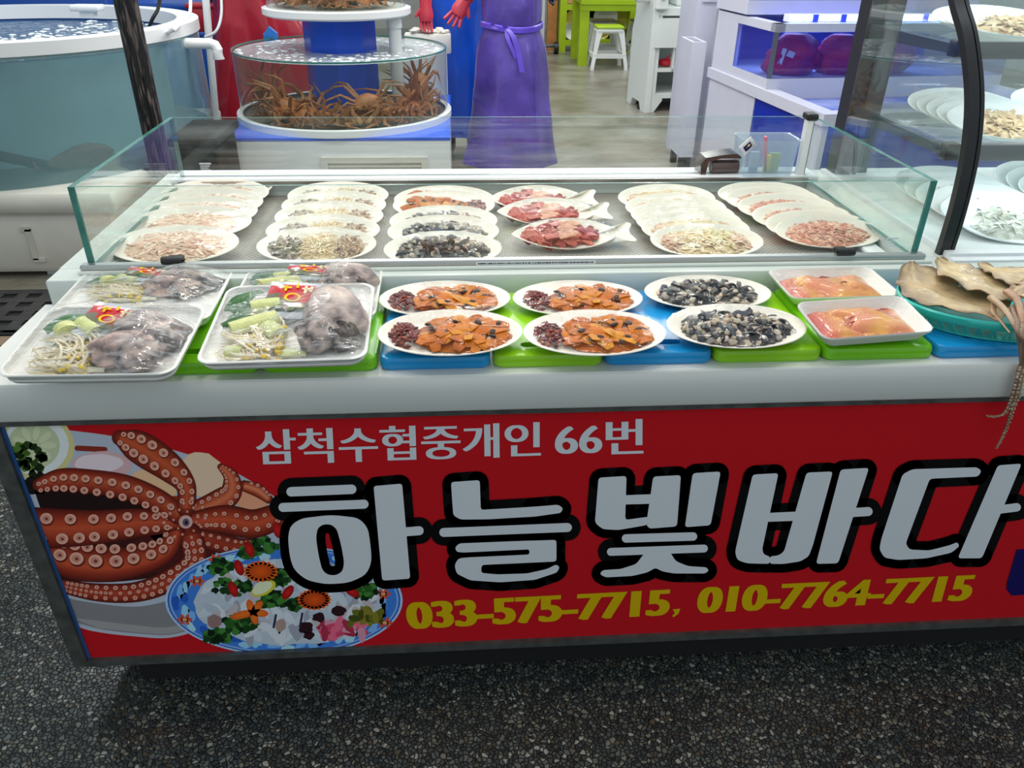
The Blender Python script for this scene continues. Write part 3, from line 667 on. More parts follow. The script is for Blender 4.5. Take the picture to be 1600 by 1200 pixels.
def slice_(b, c, L, Wd, th, yaw, tx, ty, curl, col, nx=5):
    from mathutils import Euler
    R = Euler((tx, ty, yaw)).to_matrix(); top, bot = [], []; c = Vector(c)
    for i in range(nx):
        u = i/(nx-1)*2-1
        for j in (-1, 0, 1):
            wj = Wd*(1-0.35*abs(u)**2)*j; zz = curl*(1-u*u)+0.25*curl*(j*0.5)**2
            top.append(b.vert(c+R @ Vector((L*u, wj, zz+th*(1 if j == 0 else 0.55)*(1-0.5*u*u)))))
            bot.append(b.vert(c+R @ Vector((L*u, wj, zz-th*0.3))))
    for i in range(nx-1):
        for j in range(2):
            a = i*3+j; q = (a, a+3, a+4, a+1)
            b.face([top[k] for k in q], 0, col); b.face([bot[k] for k in q[::-1]], 0, col)
    def side(ids): 
        for p, q in zip(ids, ids[1:]): b.face((top[p], top[q], bot[q], bot[p]), 0, col)
    side([i*3 for i in range(nx)][::-1]); side([i*3+2 for i in range(nx)]); side([2, 1, 0][::-1][::-1]); side([(nx-1)*3+k for k in (0, 1, 2)])
def mound(b, rx, ry, z0, h, col, n=28, cx=0.0, cy=0.0, jit=0.08):
    rings = []
    for s in (1.0, 0.93, 0.8, 0.6, 0.35, 0.12):
        ring = []
        for k in range(n):
            t = 2*PI*k/n; q = 1+jit*noise.noise(Vector((math.cos(t)*2, math.sin(t)*2, s*3+cx*40)))
            ring.append(b.vert((cx+rx*s*q*math.cos(t), cy+ry*s*q*math.sin(t), z0+h*(1-s**2.2)+(0.0016*noise.noise(Vector((s*6*math.cos(t), s*6*math.sin(t), cx*30))) if s < 0.95 else 0))))
        rings.append(ring)
    b.loft(rings, 0, col); b.face(rings[-1], 0, col)
def heap(rx, ry, z0, h, N, L, Wd, pal, tilt=0.5, curl=0.003, cx=0, cy=0, th=0.0016, b=None, base=None, lift=0.003):
    b = b or MB(); mound(b, rx*0.97, ry*0.97, z0, h*0.84, base or jc(pal[0], 0.05), cx=cx, cy=cy)
    for k in range(N):
        t = rnd.random()*2*PI; q = rnd.random()**0.55
        x, y = rx*0.92*q*math.cos(t), ry*0.92*q*math.sin(t)
        z = z0+h*0.8*(1-q**2.2)+rnd.random()*lift
        slice_(b, (cx+x, cy+y, z), L*rnd.uniform(0.7, 1.25), Wd*rnd.uniform(0.7, 1.3), th, rnd.random()*PI*2, rnd.gauss(0, tilt)*0.6-0.5*y/ry*0.4, rnd.gauss(0, tilt)*0.5, curl*rnd.uniform(0.2, 1.4), jc(rnd.choice(pal), 0.1))
    return b
PINK = [(232, 196, 168), (238, 208, 182), (226, 178, 152), (240, 214, 190), (234, 188, 164)]
ROSE = [(222, 160, 136), (230, 178, 152), (214, 142, 122), (236, 190, 164), (206, 132, 112)]
CREAM = [(232, 206, 162), (236, 214, 176), (226, 198, 156), (238, 220, 186)]
GREY = [(168, 152, 138), (140, 128, 118), (188, 172, 154), (104, 98, 94), (198, 184, 166)]
BROWNP = [(196, 166, 138), (176, 146, 124), (208, 182, 152), (160, 130, 110)]
SHELL = [(104, 106, 110), (62, 64, 70), (152, 146, 140), (190, 176, 156), (44, 44, 50), (214, 194, 168), (128, 122, 116), (84, 86, 94)]
def food_pink(s): return heap(0.83*s[0], 0.82*s[1], 0.004, 0.017, 230, 0.0125, 0.0036, PINK, tilt=0.2, curl=0.0016, th=0.0009, lift=0.0016)
def food_rose(s): return heap(0.83*s[0], 0.82*s[1], 0.004, 0.017, 230, 0.0120, 0.0036, ROSE, tilt=0.24, curl=0.0018, th=0.0009, lift=0.0018)
def food_cream(s):
    b = heap(0.80*s[0], 0.82*s[1], 0.004, 0.016, 190, 0.0125, 0.0036, CREAM, tilt=0.25, curl=0.0016, th=0.001)
    for sx in (-1, 1): heap(0.24*s[0], 0.5*s[1], 0.005, 0.013, 50, 0.011, 0.0036, PINK, cx=sx*0.56*s[0], b=b, th=0.001, tilt=0.3, curl=0.002)
    return b
def food_grey(s):
    b = heap(0.40*s[0], 0.76*s[1], 0.005, 0.018, 150, 0.017, 0.0014, CREAM, tilt=0.15, cx=0.06*s[0], th=0.0009, curl=0.0016)
    heap(0.30*s[0], 0.62*s[1], 0.005, 0.016, 110, 0.0105, 0.0034, GREY, cx=-0.50*s[0], b=b, th=0.001, tilt=0.4); heap(0.27*s[0], 0.6*s[1], 0.005, 0.016, 90, 0.0115, 0.0026, BROWNP, cx=0.54*s[0], b=b, th=0.001, tilt=0.35)
    return b
def food_shell(s):
    b = heap(0.86*s[0], 0.84*s[1], 0.004, 0.018, 90, 0.0095, 0.0042, SHELL, tilt=0.5, curl=0.003, th=0.002, base=jc((96, 90, 86)), lift=0.005)
    for k in range(100):          # long curled dark strips with paler undersides, and pale lumps between them
        t = rnd.random()*2*PI; q = rnd.random()**0.6; x, y = 0.78*s[0]*q*math.cos(t), 0.72*s[1]*q*math.sin(t); z_ = 0.006+0.015*(1-q**2.2)+rnd.random()*0.005
        if k % 5 < 2: slice_(b, (x, y, z_), rnd.uniform(0.010, 0.019), rnd.uniform(0.003, 0.006), 0.0022, rnd.random()*6, rnd.gauss(0, 0.6), rnd.gauss(0, 0.25), rnd.uniform(0.003, 0.008), jc(rnd.choice([(40, 42, 48), (60, 62, 70), (28, 28, 33), (96, 98, 104), (128, 124, 120)]), 0.2), 6)
        else: b.ell((x, y, z_), (rnd.uniform(0.006, 0.010), rnd.uniform(0.004, 0.007), 0.0045), 0, jc(rnd.choice([(206, 186, 162), (188, 172, 154), (168, 158, 148), (214, 198, 178)]), 0.1), Matrix.Rotation(rnd.random()*3, 4, 'Z').to_euler(), 9, 6, 0.4)
    return b
def food_tuna(s):
    b = heap(0.70*s[0], 0.62*s[1], 0.005, 0.018, 70, 0.022, 0.009, [(196, 92, 84), (178, 70, 70), (208, 110, 98), (160, 58, 60)], tilt=0.35, curl=0.006, th=0.004, cx=-0.02, base=jc((170, 70, 66)))
    for k in range(7): slice_(b, (-0.004+0.006*(k % 2)+0.01*(k//5), -0.028+0.009*k, 0.027-0.0006*abs(k-3)), 0.022, 0.0075, 0.004, 0.15+rnd.random()*0.2, 0.1, 0, 0.002, jc((228, 168, 142), 0.07))
    return b
OR = [(198, 104, 0), (206, 118, 0), (186, 92, 0), (216, 138, 6), (196, 106, 2)]
def food_orange(s, flip=1):
    b = MB(); a, c = s; mound(b, 0.70*a, 0.74*c, 0.005, 0.011, jc((194, 100, 0)), cx=flip*0.17*a, jit=0.12)
    for k in range(48):
        t = rnd.random()*2*PI; q = rnd.random()**0.5; x, y = flip*0.18*a+0.62*a*q*math.cos(t), 0.66*c*q*math.sin(t)
        slice_(b, (x, y, 0.0095+0.007*(1-q*q)+rnd.random()*0.003), 0.019*rnd.uniform(0.7, 1.2), 0.012*rnd.uniform(0.7, 1.2), 0.0022, rnd.random()*6, rnd.gauss(0, 0.14), rnd.gauss(0, 0.14), 0.003, jc(rnd.choice(OR), 0.07), nx=6)
    for k in range(11):
        t = k*2.4+rnd.random(); q = (0.12+0.88*rnd.random())**0.5*0.92; x, y = flip*0.18*a+0.62*a*q*math.cos(t), 0.62*c*q*math.sin(t); r = rnd.uniform(0.0048, 0.0088)
        b.ell((x, y, 0.0165+0.006*(1-q*q)), (r*1.2, r*0.8, 0.0026), 0, jc((58, 36, 22), 0.3), Matrix.Rotation(rnd.random()*3, 4, 'Z').to_euler(), 10, 5)
    for k in range(10):
        t = rnd.random()*6; q = rnd.random(); x, y = flip*0.2*a+0.4*a*q*math.cos(t), 0.4*c*q*math.sin(t)
        b.ell((x, y, 0.0195), (0.006, 0.002, 0.0012), 0, jc((150, 104, 34), 0.3), Matrix.Rotation(rnd.random()*3, 4, 'Z').to_euler(), 8, 4)
    return b
def food_crumbs(s, flip=1):
    b = MB(); a, c = s
    for k in range(120):
        t = rnd.random()*2*PI; q = rnd.random()**0.5; x, y = -flip*0.64*a+0.20*a*q*math.cos(t), 0.52*c*q*math.sin(t)
        b.ell((x, y, 0.008+0.010*(1-q*q)+rnd.random()*0.003), (rnd.uniform(0.003, 0.009), rnd.uniform(0.002, 0.0045), rnd.uniform(0.002, 0.004)), 0, jc(rnd.choice([(140, 62, 48), (108, 42, 38), (160, 84, 64), (84, 34, 38), (128, 56, 62)]), 0.2), Matrix.Rotation(rnd.random()*3, 4, 'Z').to_euler(), 7, 4)
    return b
def plate_source(name, outline, depth, foods, hump, foam, label, cat='plate', flute=28, lumps=0.004, wrap='wrap', fm='food', floor_s=0.66, wrap_outline=None):
    root = thing(name, label, cat)
    obj_from('foam_dish', shell(outline, depth, foam, flute, 'foam_dish', floor_s=floor_s), root)
    for fname, bld in foods: bld.build(fname, M[fm], root)
    obj_from('plastic_wrap', film(wrap_outline or outline, depth*1.08, hump, M[wrap], lumps), root)['label'] = 'clear plastic wrap'
    return root
def place_first(src, loc, rot, label, used={}, group=None):
    if src.name not in used:
        used[src.name] = 1; src.location = loc; src.rotation_euler = rot; src['label'] = label
        if group: src['group'] = group
        return src
    return copy_tree(src, loc, rot, label, group)

# six rows of plates leaning back like shingles; rear top edge of every plate read off the photograph
ORD = ['rearmost', 'second from the back', 'third from the back', 'fourth from the back', 'fifth from the back', 'sixth from the back']
def row(front, tops, xf, xr, tilt, kinds, desc, foods, shape=oval, ratio=0.54, group=None, fsc=1.0):
    xl, xrr = front; zc = CF+0.040
    a = (AZ(xrr, 385, zc).x-AZ(xl, 385, zc).x)/2*fsc; bb = a*ratio
    srcs = {}
    for kk in set(kinds):
        nm, fn, fm, hump = foods[kk][:4]
        variants = []
        srcs[kk] = plate_source(nm, shape(a, bb), 0.015, [('seafood', fn((a, bb)))] if kk != 'orange' else [('orange_seafood', food_orange((a, bb), -1)), ('chopped_garnish', food_crumbs((a, bb), -1))], hump, M['foam'], 'x', fm=fm, wrap_outline=oval(a*0.94, bb*0.97) if shape is fishshape else None)
    n = len(tops)
    for i, py in enumerate(tops):
        u = (py-tops[-1])/(tops[0]-tops[-1]); px = xf+(xr-xf)*u
        t = math.radians(tilt); rear = AZ(px, py, CF+0.004+2*bb*math.sin(t)+0.016)
        c = rear-Vector((0, bb*math.cos(t)-0.02*math.sin(t), bb*math.sin(t)+0.02*math.cos(t)))
        kk = kinds[i]
        pos = 'front plate' if i == n-1 else ('rearmost plate' if i == 0 else '%s plate' % (('second', 'third', 'fourth', 'fifth', 'sixth')[i-1]+' from back'))
        o = place_first(srcs[kk], c, (t, 0, rnd.uniform(-0.03, 0.03)), '%s of %s, %s' % (pos, foods[kk][4], desc), group=group)
        for ch in o.children:      # plates lying under another one are filled lower
            if ch.name.split('.')[0] in ('seafood', 'orange_seafood', 'chopped_garnish'): ch.scale.z = 1.0 if i == n-1 else 0.62
            if ch.name.split('.')[0] == 'plastic_wrap': ch.scale.z = 1.0 if i == n-1 else 0.8
        if 0: print('ROW', desc, i, 'front y %.3f rear y %.3f' % (c.y-bb*math.cos(t), rear.y))
F = {
 'pink': ('sashimi_plate', food_pink, 'food', 0.006, 'pale pink sashimi'), 'rose': ('sashimi_plate', food_rose, 'food', 0.006, 'rosy sashimi'),
 'cream': ('sashimi_plate', food_cream, 'food', 0.005, 'cream sashimi'), 'grey': ('squid_sashimi_plate', food_grey, 'food', 0.006, 'grey and cream strips'),
 'shell': ('shellfish_plate', food_shell, 'wet', 0.009, 'dark grey shellfish'), 'tuna': ('fish_shaped_plate', food_tuna, 'wet', 0.014, 'red fish on a fish-shaped dish'),
 'orange': ('sea_squirt_plate', None, 'wet', 0.006, 'orange seafood')}
row((180, 383), [267, 277, 290, 303, 318, 349], 284, 352, 13.5, ['pink']*6, 'far left row in the glass case', F, group='plates of pale pink sashimi in the glass case')
row((403, 592), [281, 295, 311, 331, 352], 500, 532, 13.5, ['grey']*5, 'row next to the pale pink ones', F, group='plates of grey and cream strips in the glass case')
row((600, 785), [287, 295, 318, 333, 358], 692, 694, 13.5, ['orange', 'orange', 'shell', 'shell', 'shell'], 'mixed row in the glass case', F, group='plates of shellfish and orange seafood in the glass case')
row((783, 968), [287, 306, 338], 882, 838, 13.5, ['tuna']*3, 'middle of the glass case', F, fishshape, 0.5, group='fish-shaped plates in the glass case')
row((1006, 1188), [285, 299, 310, 319, 329, 346], 1094, 1034, 13.5, ['cream']*6, 'row right of the fish-shaped dishes', F, group='plates of cream sashimi in the glass case')
row((1195, 1373), [281, 288, 299, 313, 325, 334], 1280, 1185, 13.5, ['rose']*6, 'far right row in the glass case', F, group='plates of rosy sashimi in the glass case')

# ================================================================== CUTTING BOARDS
BT = H+0.026
def board(x0, x1, m, label, grp):
    w, h = (x1-x0)/2-0.0015, 0.142; cx, cy = (x0+x1)/2, 0.164
    root = thing('cutting_board', label, 'cutting board', (cx, cy, H), group=grp)
    b = MB(); sc = (0.0, -h+0.042); n = 60
    out = [(x, y) for x, y in rrect(w, h, 0.016, 9)]; slot = [(sc[0]+math.copysign(min(abs(x), 1), 1)*x, y) for x, y in []]
    slot = [(x+sc[0], y+sc[1]) for x, y in rrect(0.048, 0.010, 0.0099, 7)]
    ang = [2*PI*k/n for k in range(n)]+[math.atan2(y-sc[1], x-sc[0]) % (2*PI) for x, y in out]; ang = sorted(set(round(a, 5) for a in ang))
    A = [polar(out, sc, a) for a in ang]; B = [polar(slot, sc, a) for a in ang]
    T = BT-H
    def ring(P, z, s=0.0): 
        return [b.vert((x-math.copysign(s, x) if s else x, y-math.copysign(s, y) if s else y, z)) for x, y in P]
    def inset(P, d): return [(x*(1-d/w), y*(1-d/h)) for x, y in P]
    r0 = ring(inset(A, 0.004), 0.0); r1 = ring(A, 0.005); r2 = ring(A, T-0.007); r3 = ring(inset(A, 0.002), T-0.002); r4 = ring(inset(A, 0.007), T)
    s0 = ring(B, T); s1 = ring(B, 0.0)
    b.loft([r0, r1, r2, r3, r4, s0, s1, r0]); b.build('board', m, root)
    return root
edges = [(232, 402), (404.5, 590), (592, 768), (770, 943.5), (945.5, 1113.5), (1115.5, 1283.5), (1285.5, 1456), (1458, 1640)]
BC = ['board_green', 'board_green', 'board_blue', 'board_lime', 'board_blue', 'board_lime', 'board_green', 'board_blue']
BL = ['green cutting board under the leftmost stew trays', 'green cutting board left of the first blue one', 'blue cutting board under the leftmost orange plates', 'lime cutting board between two blue boards',
      'blue cutting board between two lime green boards', 'lime cutting board below the dark shellfish plates', 'green cutting board under the two roe trays', 'blue cutting board under the turquoise squid basket']
for (e0, e1), m, l in zip(edges, BC, BL):
    board(AZ(e0, 575-(e0-592)*0.03, H+0.01).x, AZ(e1, 575-(e1-592)*0.03, H+0.01).x, M[m], l, 'cutting boards along the counter front')

# ================================================================== OVAL PLATES ON THE BOARDS
def flat_plate(src, ext, cyp, label, tilt=0.0, zadd=0.0, yaw=0.0, group=None):
    zc = BT+0.018+zadd; c = AZ((ext[0]+ext[1])/2, cyp, zc)
    place_first(src, (c.x, c.y, BT+0.001+zadd), (math.radians(tilt), 0, yaw), label, group=group)
o1 = plate_source('sea_squirt_plate', oval(0.131, 0.078), 0.015, [('orange_seafood', food_orange((0.131, 0.078))), ('chopped_garnish', food_crumbs((0.131, 0.078)))], 0.005, M['foam'], 'x', fm='wet')
o2 = plate_source('sea_squirt_plate', oval(0.131, 0.078), 0.015, [('orange_seafood', food_orange((0.131, 0.078))), ('chopped_garnish', food_crumbs((0.131, 0.078)))], 0.005, M['foam'], 'x', fm='wet')
s1 = plate_source('shellfish_plate', oval(0.131, 0.078), 0.015, [('shellfish', food_shell((0.131, 0.078)))], 0.008, M['foam'], 'x', fm='wet')
s2 = plate_source('shellfish_plate', oval(0.131, 0.078), 0.015, [('shellfish', food_shell((0.131, 0.078)))], 0.008, M['foam'], 'x', fm='wet')
GP = 'oval plates on the cutting boards'
flat_plate(o1, (593, 797), 464, 'rear orange seafood plate right of the stew trays', 3.0, 0.002, group=GP)
flat_plate(o2, (592, 815), 516, 'front orange seafood plate lying on the first blue board', 6.0, 0.009, group=GP)
flat_plate(o2, (803, 1003), 463, 'rear orange seafood plate left of the dark shellfish plates', 3.0, 0.002, group=GP)
flat_plate(o1, (818, 1041), 516, 'front orange seafood plate across the lime and blue boards', 6.0, 0.009, group=GP)
flat_plate(s1, (1005, 1207), 454, 'rear dark shellfish plate left of the rear roe tray', 3.0, 0.002, group=GP)
flat_plate(s2, (1041, 1260), 506, 'front dark shellfish plate left of the front roe tray', 6.0, 0.009, group=GP)

# ================================================================== RECTANGULAR TRAYS
def tray_frame(px, zf, zr, rim):
    """corners tl, tr, br, bl of the rim -> foot position, half sizes and turn of the tray; rear rim at zr, front rim at zf"""
    tl, tr, br, bl = [AZ(x, y, z_) for (x, y), z_ in zip(px, (zr, zr, zf, zf))]
    c = (tl+tr+br+bl)/4; u = (tr-tl+br-bl)/2; v = (tl-bl+tr-br)/2; n = u.cross(v).normalized()
    return c-n*rim, u.length/2, v.length/2, (math.asin(v.z/v.length), 0, math.atan2(u.y, u.x))
def roe_lobes(w, h):
    """two or three soft sacs of roe pressed together, yellow to pink"""
    b = MB(); nx, ny = 44, 26; g_ = []; sd = rnd.random()*40; cc = {}
    for i in range(nx+1):
        for j in range(ny+1):
            u, v = i/nx*2-1, j/ny*2-1; k = polar(rrect(w, h, 0.018), (0, 0), math.atan2(v*h, u*w) if (u or v) else 0.0); R_ = max(abs(u), abs(v)); x, y = k[0]*R_, k[1]*R_
            s_ = noise.noise(Vector((x*16+sd, y*24, 0))); f = abs(math.sin(x*28+s_*2.2+y*18+sd))**0.5
            z_ = 0.007+(1-R_**5)*(0.011+0.012*f+0.004*s_)
            c = Vector((234, 166, 66)).lerp(Vector((226, 134, 84)), min(1, max(0, 0.5+1.4*noise.noise(Vector((x*20, y*20+sd, 5))))))
            if u < -0.62: c = c.lerp(Vector((196, 74, 76)), min(1, (-0.55-u)*2.2))
            if f < 0.35: c = c.lerp(Vector((186, 80, 84)), 0.6*(0.35-f)/0.35)
            cc[len(g_)] = lin(tuple(c)); g_.append(b.vert((x, y, z_)))
    for i in range(nx):
        for j in range(ny):
            q = [i*(ny+1)+j, (i+1)*(ny+1)+j, (i+1)*(ny+1)+j+1, i*(ny+1)+j+1]; b.face([g_[k] for k in q], 0, [cc[k] for k in q])
    for k in range(5):
        x = rnd.uniform(-w*.5, w*.5); y = rnd.uniform(-h*.5, h*.5); b.tube([(x-0.02, y-0.006, 0.024), (x, y, 0.0285), (x+0.02, y+0.004, 0.024)], [0.0008, 0.0018, 0.0008], 0, jc((172, 62, 70)), 6)
    return b
def roe(px, label, zf, zr):
    c, w, h, rot = tray_frame(px, zf, zr, 0.0285)
    out = rrect(w, h, 0.02)
    root = thing('roe_tray', label, 'tray of roe', c, rot, 'trays of orange roe')
    obj_from('foam_dish', shell(out, 0.028, M['foam_tray'], 0, 'foam_dish', floor_s=0.74), root)
    roe_lobes(w*0.86, h*0.84).build('roe', mat('roe', (255, 255, 255), 0.18, attr=True, var=0.12, vscale=30, bump=0.3, bscale=420, coat=0.5), root)
    obj_from('plastic_wrap', film(out, 0.0305, 0.007, M['wrap_tight'], 0.004), root)['label'] = 'clear plastic wrap'
roe([(1199, 421), (1366, 418), (1402, 462), (1236, 468)], 'rear foam tray of yellow-orange roe', BT+0.030, BT+0.034)
roe([(1243, 472), (1400, 464), (1472, 516), (1286, 533)], 'front foam tray of orange roe nearest the counter edge', BT+0.031, BT+0.05)

def sprouts(n, x0, x1, y0, y1, z0, z1):
    b = MB()
    for k in range(n):
        x, y = rnd.uniform(x0+0.02, x1-0.01), rnd.uniform(y0+0.012, y1-0.01); z = rnd.uniform(z0, z1); a = rnd.gauss(2.6, 0.5); L = rnd.uniform(0.05, 0.10); cv = rnd.uniform(-0.03, 0.03)
        pts = []
        for i in range(6):
            t = i/5; pts.append((min(x1, max(x0, x+L*(t-0.5)*math.cos(a)-cv*math.sin(PI*t)*math.sin(a))), min(y1, max(y0, y+L*(t-0.5)*math.sin(a)+cv*math.sin(PI*t)*math.cos(a))), z+0.004*math.sin(PI*t)))
        b.tube(pts, [0.0022, 0.0024, 0.0022, 0.0019, 0.0013, 0.0006], 0, jc((236, 222, 186), 0.05), 6)
        if rnd.random() < 0.75: b.ell(pts[0], (0.0062, 0.0042, 0.0036), 0, jc((232, 200, 40), 0.1), Matrix.Rotation(a, 4, 'Z').to_euler(), 7, 5)
    return b
def leek_white(c, r, L, a, tilt=0.0):
    b = MB(); d = Vector((math.cos(a)*math.cos(tilt), math.sin(a)*math.cos(tilt), math.sin(tilt))); c = Vector(c)
    b.tube([c-d*L, c-d*L*0.3, c+d*L*0.3, c+d*L], [r*0.94, r, r, r*0.96], 0, jc((216, 220, 150), 0.04), 16, True, 0.8)
    for q, cc in ((1.0, (238, 238, 208)), (0.74, (204, 214, 140)), (0.5, (238, 238, 206)), (0.28, (196, 208, 126))):
        n = 16; e = c+d*(L+0.0004+0.0004*(1-q)); s_ = Vector((-math.sin(a), math.cos(a), 0)); up = d.cross(s_)
        b.poly([e+s_*r*q*math.cos(2*PI*k/n)+up*r*0.8*q*math.sin(2*PI*k/n) for k in range(n)], 0, jc(cc, 0.03))
    return b
def leek_leaf(p0, p1, w, z, bend=0.01, col=(52, 108, 44)):
    b = MB(); p0, p1 = Vector(p0), Vector(p1); d = (p1-p0); nrm = Vector((-d.y, d.x, 0)).normalized(); top, bot = [], []
    for i in range(9):
        t = i/8; c = p0+d*t+Vector((0, 0, z+bend*math.sin(PI*t))); ww = w*(0.55+0.45*math.sin(PI*min(1, t*1.2+0.12)))
        top.append([b.vert(c+nrm*ww*k+Vector((0, 0, 0.004*(1-abs(k))))) for k in (-1, -0.5, 0, 0.5, 1)]); bot.append([b.vert(c+nrm*ww*k*0.98+Vector((0, 0, 0.004*(1-abs(k))-0.0016))) for k in (-1, -0.5, 0, 0.5, 1)])
    cc = [jc(col, 0.12) for _ in range(5)]
    for i in range(8):
        for k in range(4):
            c = jc(col, 0.12); b.face((top[i][k], top[i+1][k], top[i+1][k+1], top[i][k+1]), 0, c); b.face((bot[i][k], bot[i][k+1], bot[i+1][k+1], bot[i+1][k]), 0, c)
        for k in (0, 4): b.face((top[i][k], bot[i][k], bot[i+1][k], top[i+1][k]), 0, cc[0])
    for i in (0, 8): b.face(top[i]+bot[i][::-1], 0, cc[0])
    return b
def fish_lump(c, r, yaw, pal, seed, pitch=0.0):
    b = MB(); nu, nv = 26, 16; rings = []; cols = []
    from mathutils import Euler
    R = Euler((pitch, 0, yaw)).to_matrix()
    for j in range(nv+1):
        t = PI*j/nv; ring = []
        for k in range(nu):
            p = 2*PI*k/nu; d = Vector((math.cos(t), math.sin(t)*math.cos(p), math.sin(t)*math.sin(p)))
            q = 1+0.22*noise.noise(d*1.7+Vector((seed, 0, 0)))+0.07*noise.noise(d*6+Vector((0, seed, 0)))
            taper = 1-0.28*d.x
            ring.append(b.vert(Vector(c)+R @ Vector((r[0]*d.x*q, r[1]*d.y*q*taper, r[2]*d.z*q*taper))))
        rings.append(ring)
    L3 = [Vector(lin(c)) for c in pal]
    def vc(j, k):
        t, p = PI*j/nv, 2*PI*k/nu; d = Vector((math.cos(t), math.sin(t)*math.cos(p), math.sin(t)*math.sin(p)))
        u = noise.noise(d*1.9+Vector((seed, 2, 0)))*1.3+0.5*noise.noise(d*7+Vector((0, seed, 0))); f = min(1, max(0, 0.5+u))
        return tuple(L3[2].lerp(L3[1], f*2) if f < 0.5 else L3[1].lerp(L3[0], f*2-1))
    C = [[vc(j, k) for k in range(nu)] for j in range(nv+1)]
    for j in range(nv):
        for k in range(nu):
            k1 = (k+1) % nu; b.face((rings[j][k], rings[j][k1], rings[j+1][k1], rings[j+1][k]), 0, (C[j][k], C[j][k1], C[j+1][k1], C[j+1][k]))
    return b
def packet(cx, cy, z, yaw, tilt, parent, w=0.034, h=0.040):
    b = MB(); n = 8; top = []
    for i in range(n+1):
        for j in range(n+1):
            u, v = i/n*2-1, j/n*2-1; e = (1-u**4)*(1-v**4); top.append(b.vert((u*w*(1-0.04*v*v), v*h*(1-0.04*u*u), 0.006*e+0.001*noise.noise(Vector((u*3, v*3, cx*50))))))
    for i in range(n):
        for j in range(n):
            u, v = (i+0.5)/n*2-1, (j+0.5)/n*2-1
            col = (186, 190, 196) if (j == n-1 or j == 0) else ((204, 22, 30) if v+u*0.5 > -0.15 else (26, 56, 36) if v < -0.55 else (116, 110, 84))
            a = i*(n+1)+j; b.face((top[a], top[a+n+1], top[a+n+2], top[a+1]), 0, jc(col, 0.05))
    bot = [b.vert((x*w, y*h, -0.0015)) for x, y in ((-1, -1), (1, -1), (1, 1), (-1, 1))]; b.face(bot[::-1], 0, lin((180, 184, 190)))
    for (e, q) in ((range(0, n+1), (0, 3)), ): pass
    o = b.build('sauce_packet', mat('packet_foil', (255, 255, 255), 0.16, attr=True, coat=0.6), parent, label='red and silver foil sauce packet'); o.location = (cx, cy, z); o.rotation_euler = (tilt, 0.05, yaw)
    k = MB()                                                # printed emblem and lettering strokes on the packet
    def mark(pts, col, zz=0.0078): k.poly([(x*w, y*h, zz) for x, y in pts], 0, lin(col))
    mark([(0.3*math.cos(t*0.5)-0.05, 0.24*math.sin(t*0.5)-0.02) for t in range(13)], (240, 200, 20))
    mark([(0.2*math.cos(t*0.5)-0.05, 0.16*math.sin(t*0.5)-0.02) for t in range(13)], (196, 24, 28), 0.0081)
    for x0, y0, dx, dy in ((0.3, 0.2, 0.10, 0.42), (0.5, 0.3, 0.10, 0.3), (0.22, 0.42, 0.36, 0.09), (-0.5, 0.46, 0.34, 0.09), (-0.4, 0.3, 0.09, 0.3), (0.0, 0.5, 0.09, 0.24)):
        mark([(x0, y0), (x0+dx, y0), (x0+dx, y0+dy), (x0, y0+dy)], (246, 232, 190) if x0 > 0 else (240, 200, 20), 0.0084)
    for t in range(7):
        q = t*0.9; mark([(-0.45+0.22*t/3+0.12*math.cos(a*1.05), -0.56+0.1*math.sin(q)+0.1*math.sin(a*1.05)) for a in range(6)], rnd.choice([(40, 120, 40), (200, 190, 170), (90, 150, 50), (150, 120, 100)]), 0.0074)
    k.build('packet_print', M['art'], o, False)
FP = [(200, 180, 170), (158, 144, 140), (84, 80, 82)]
FP2 = [(222, 188, 176), (184, 158, 150), (116, 104, 102)]
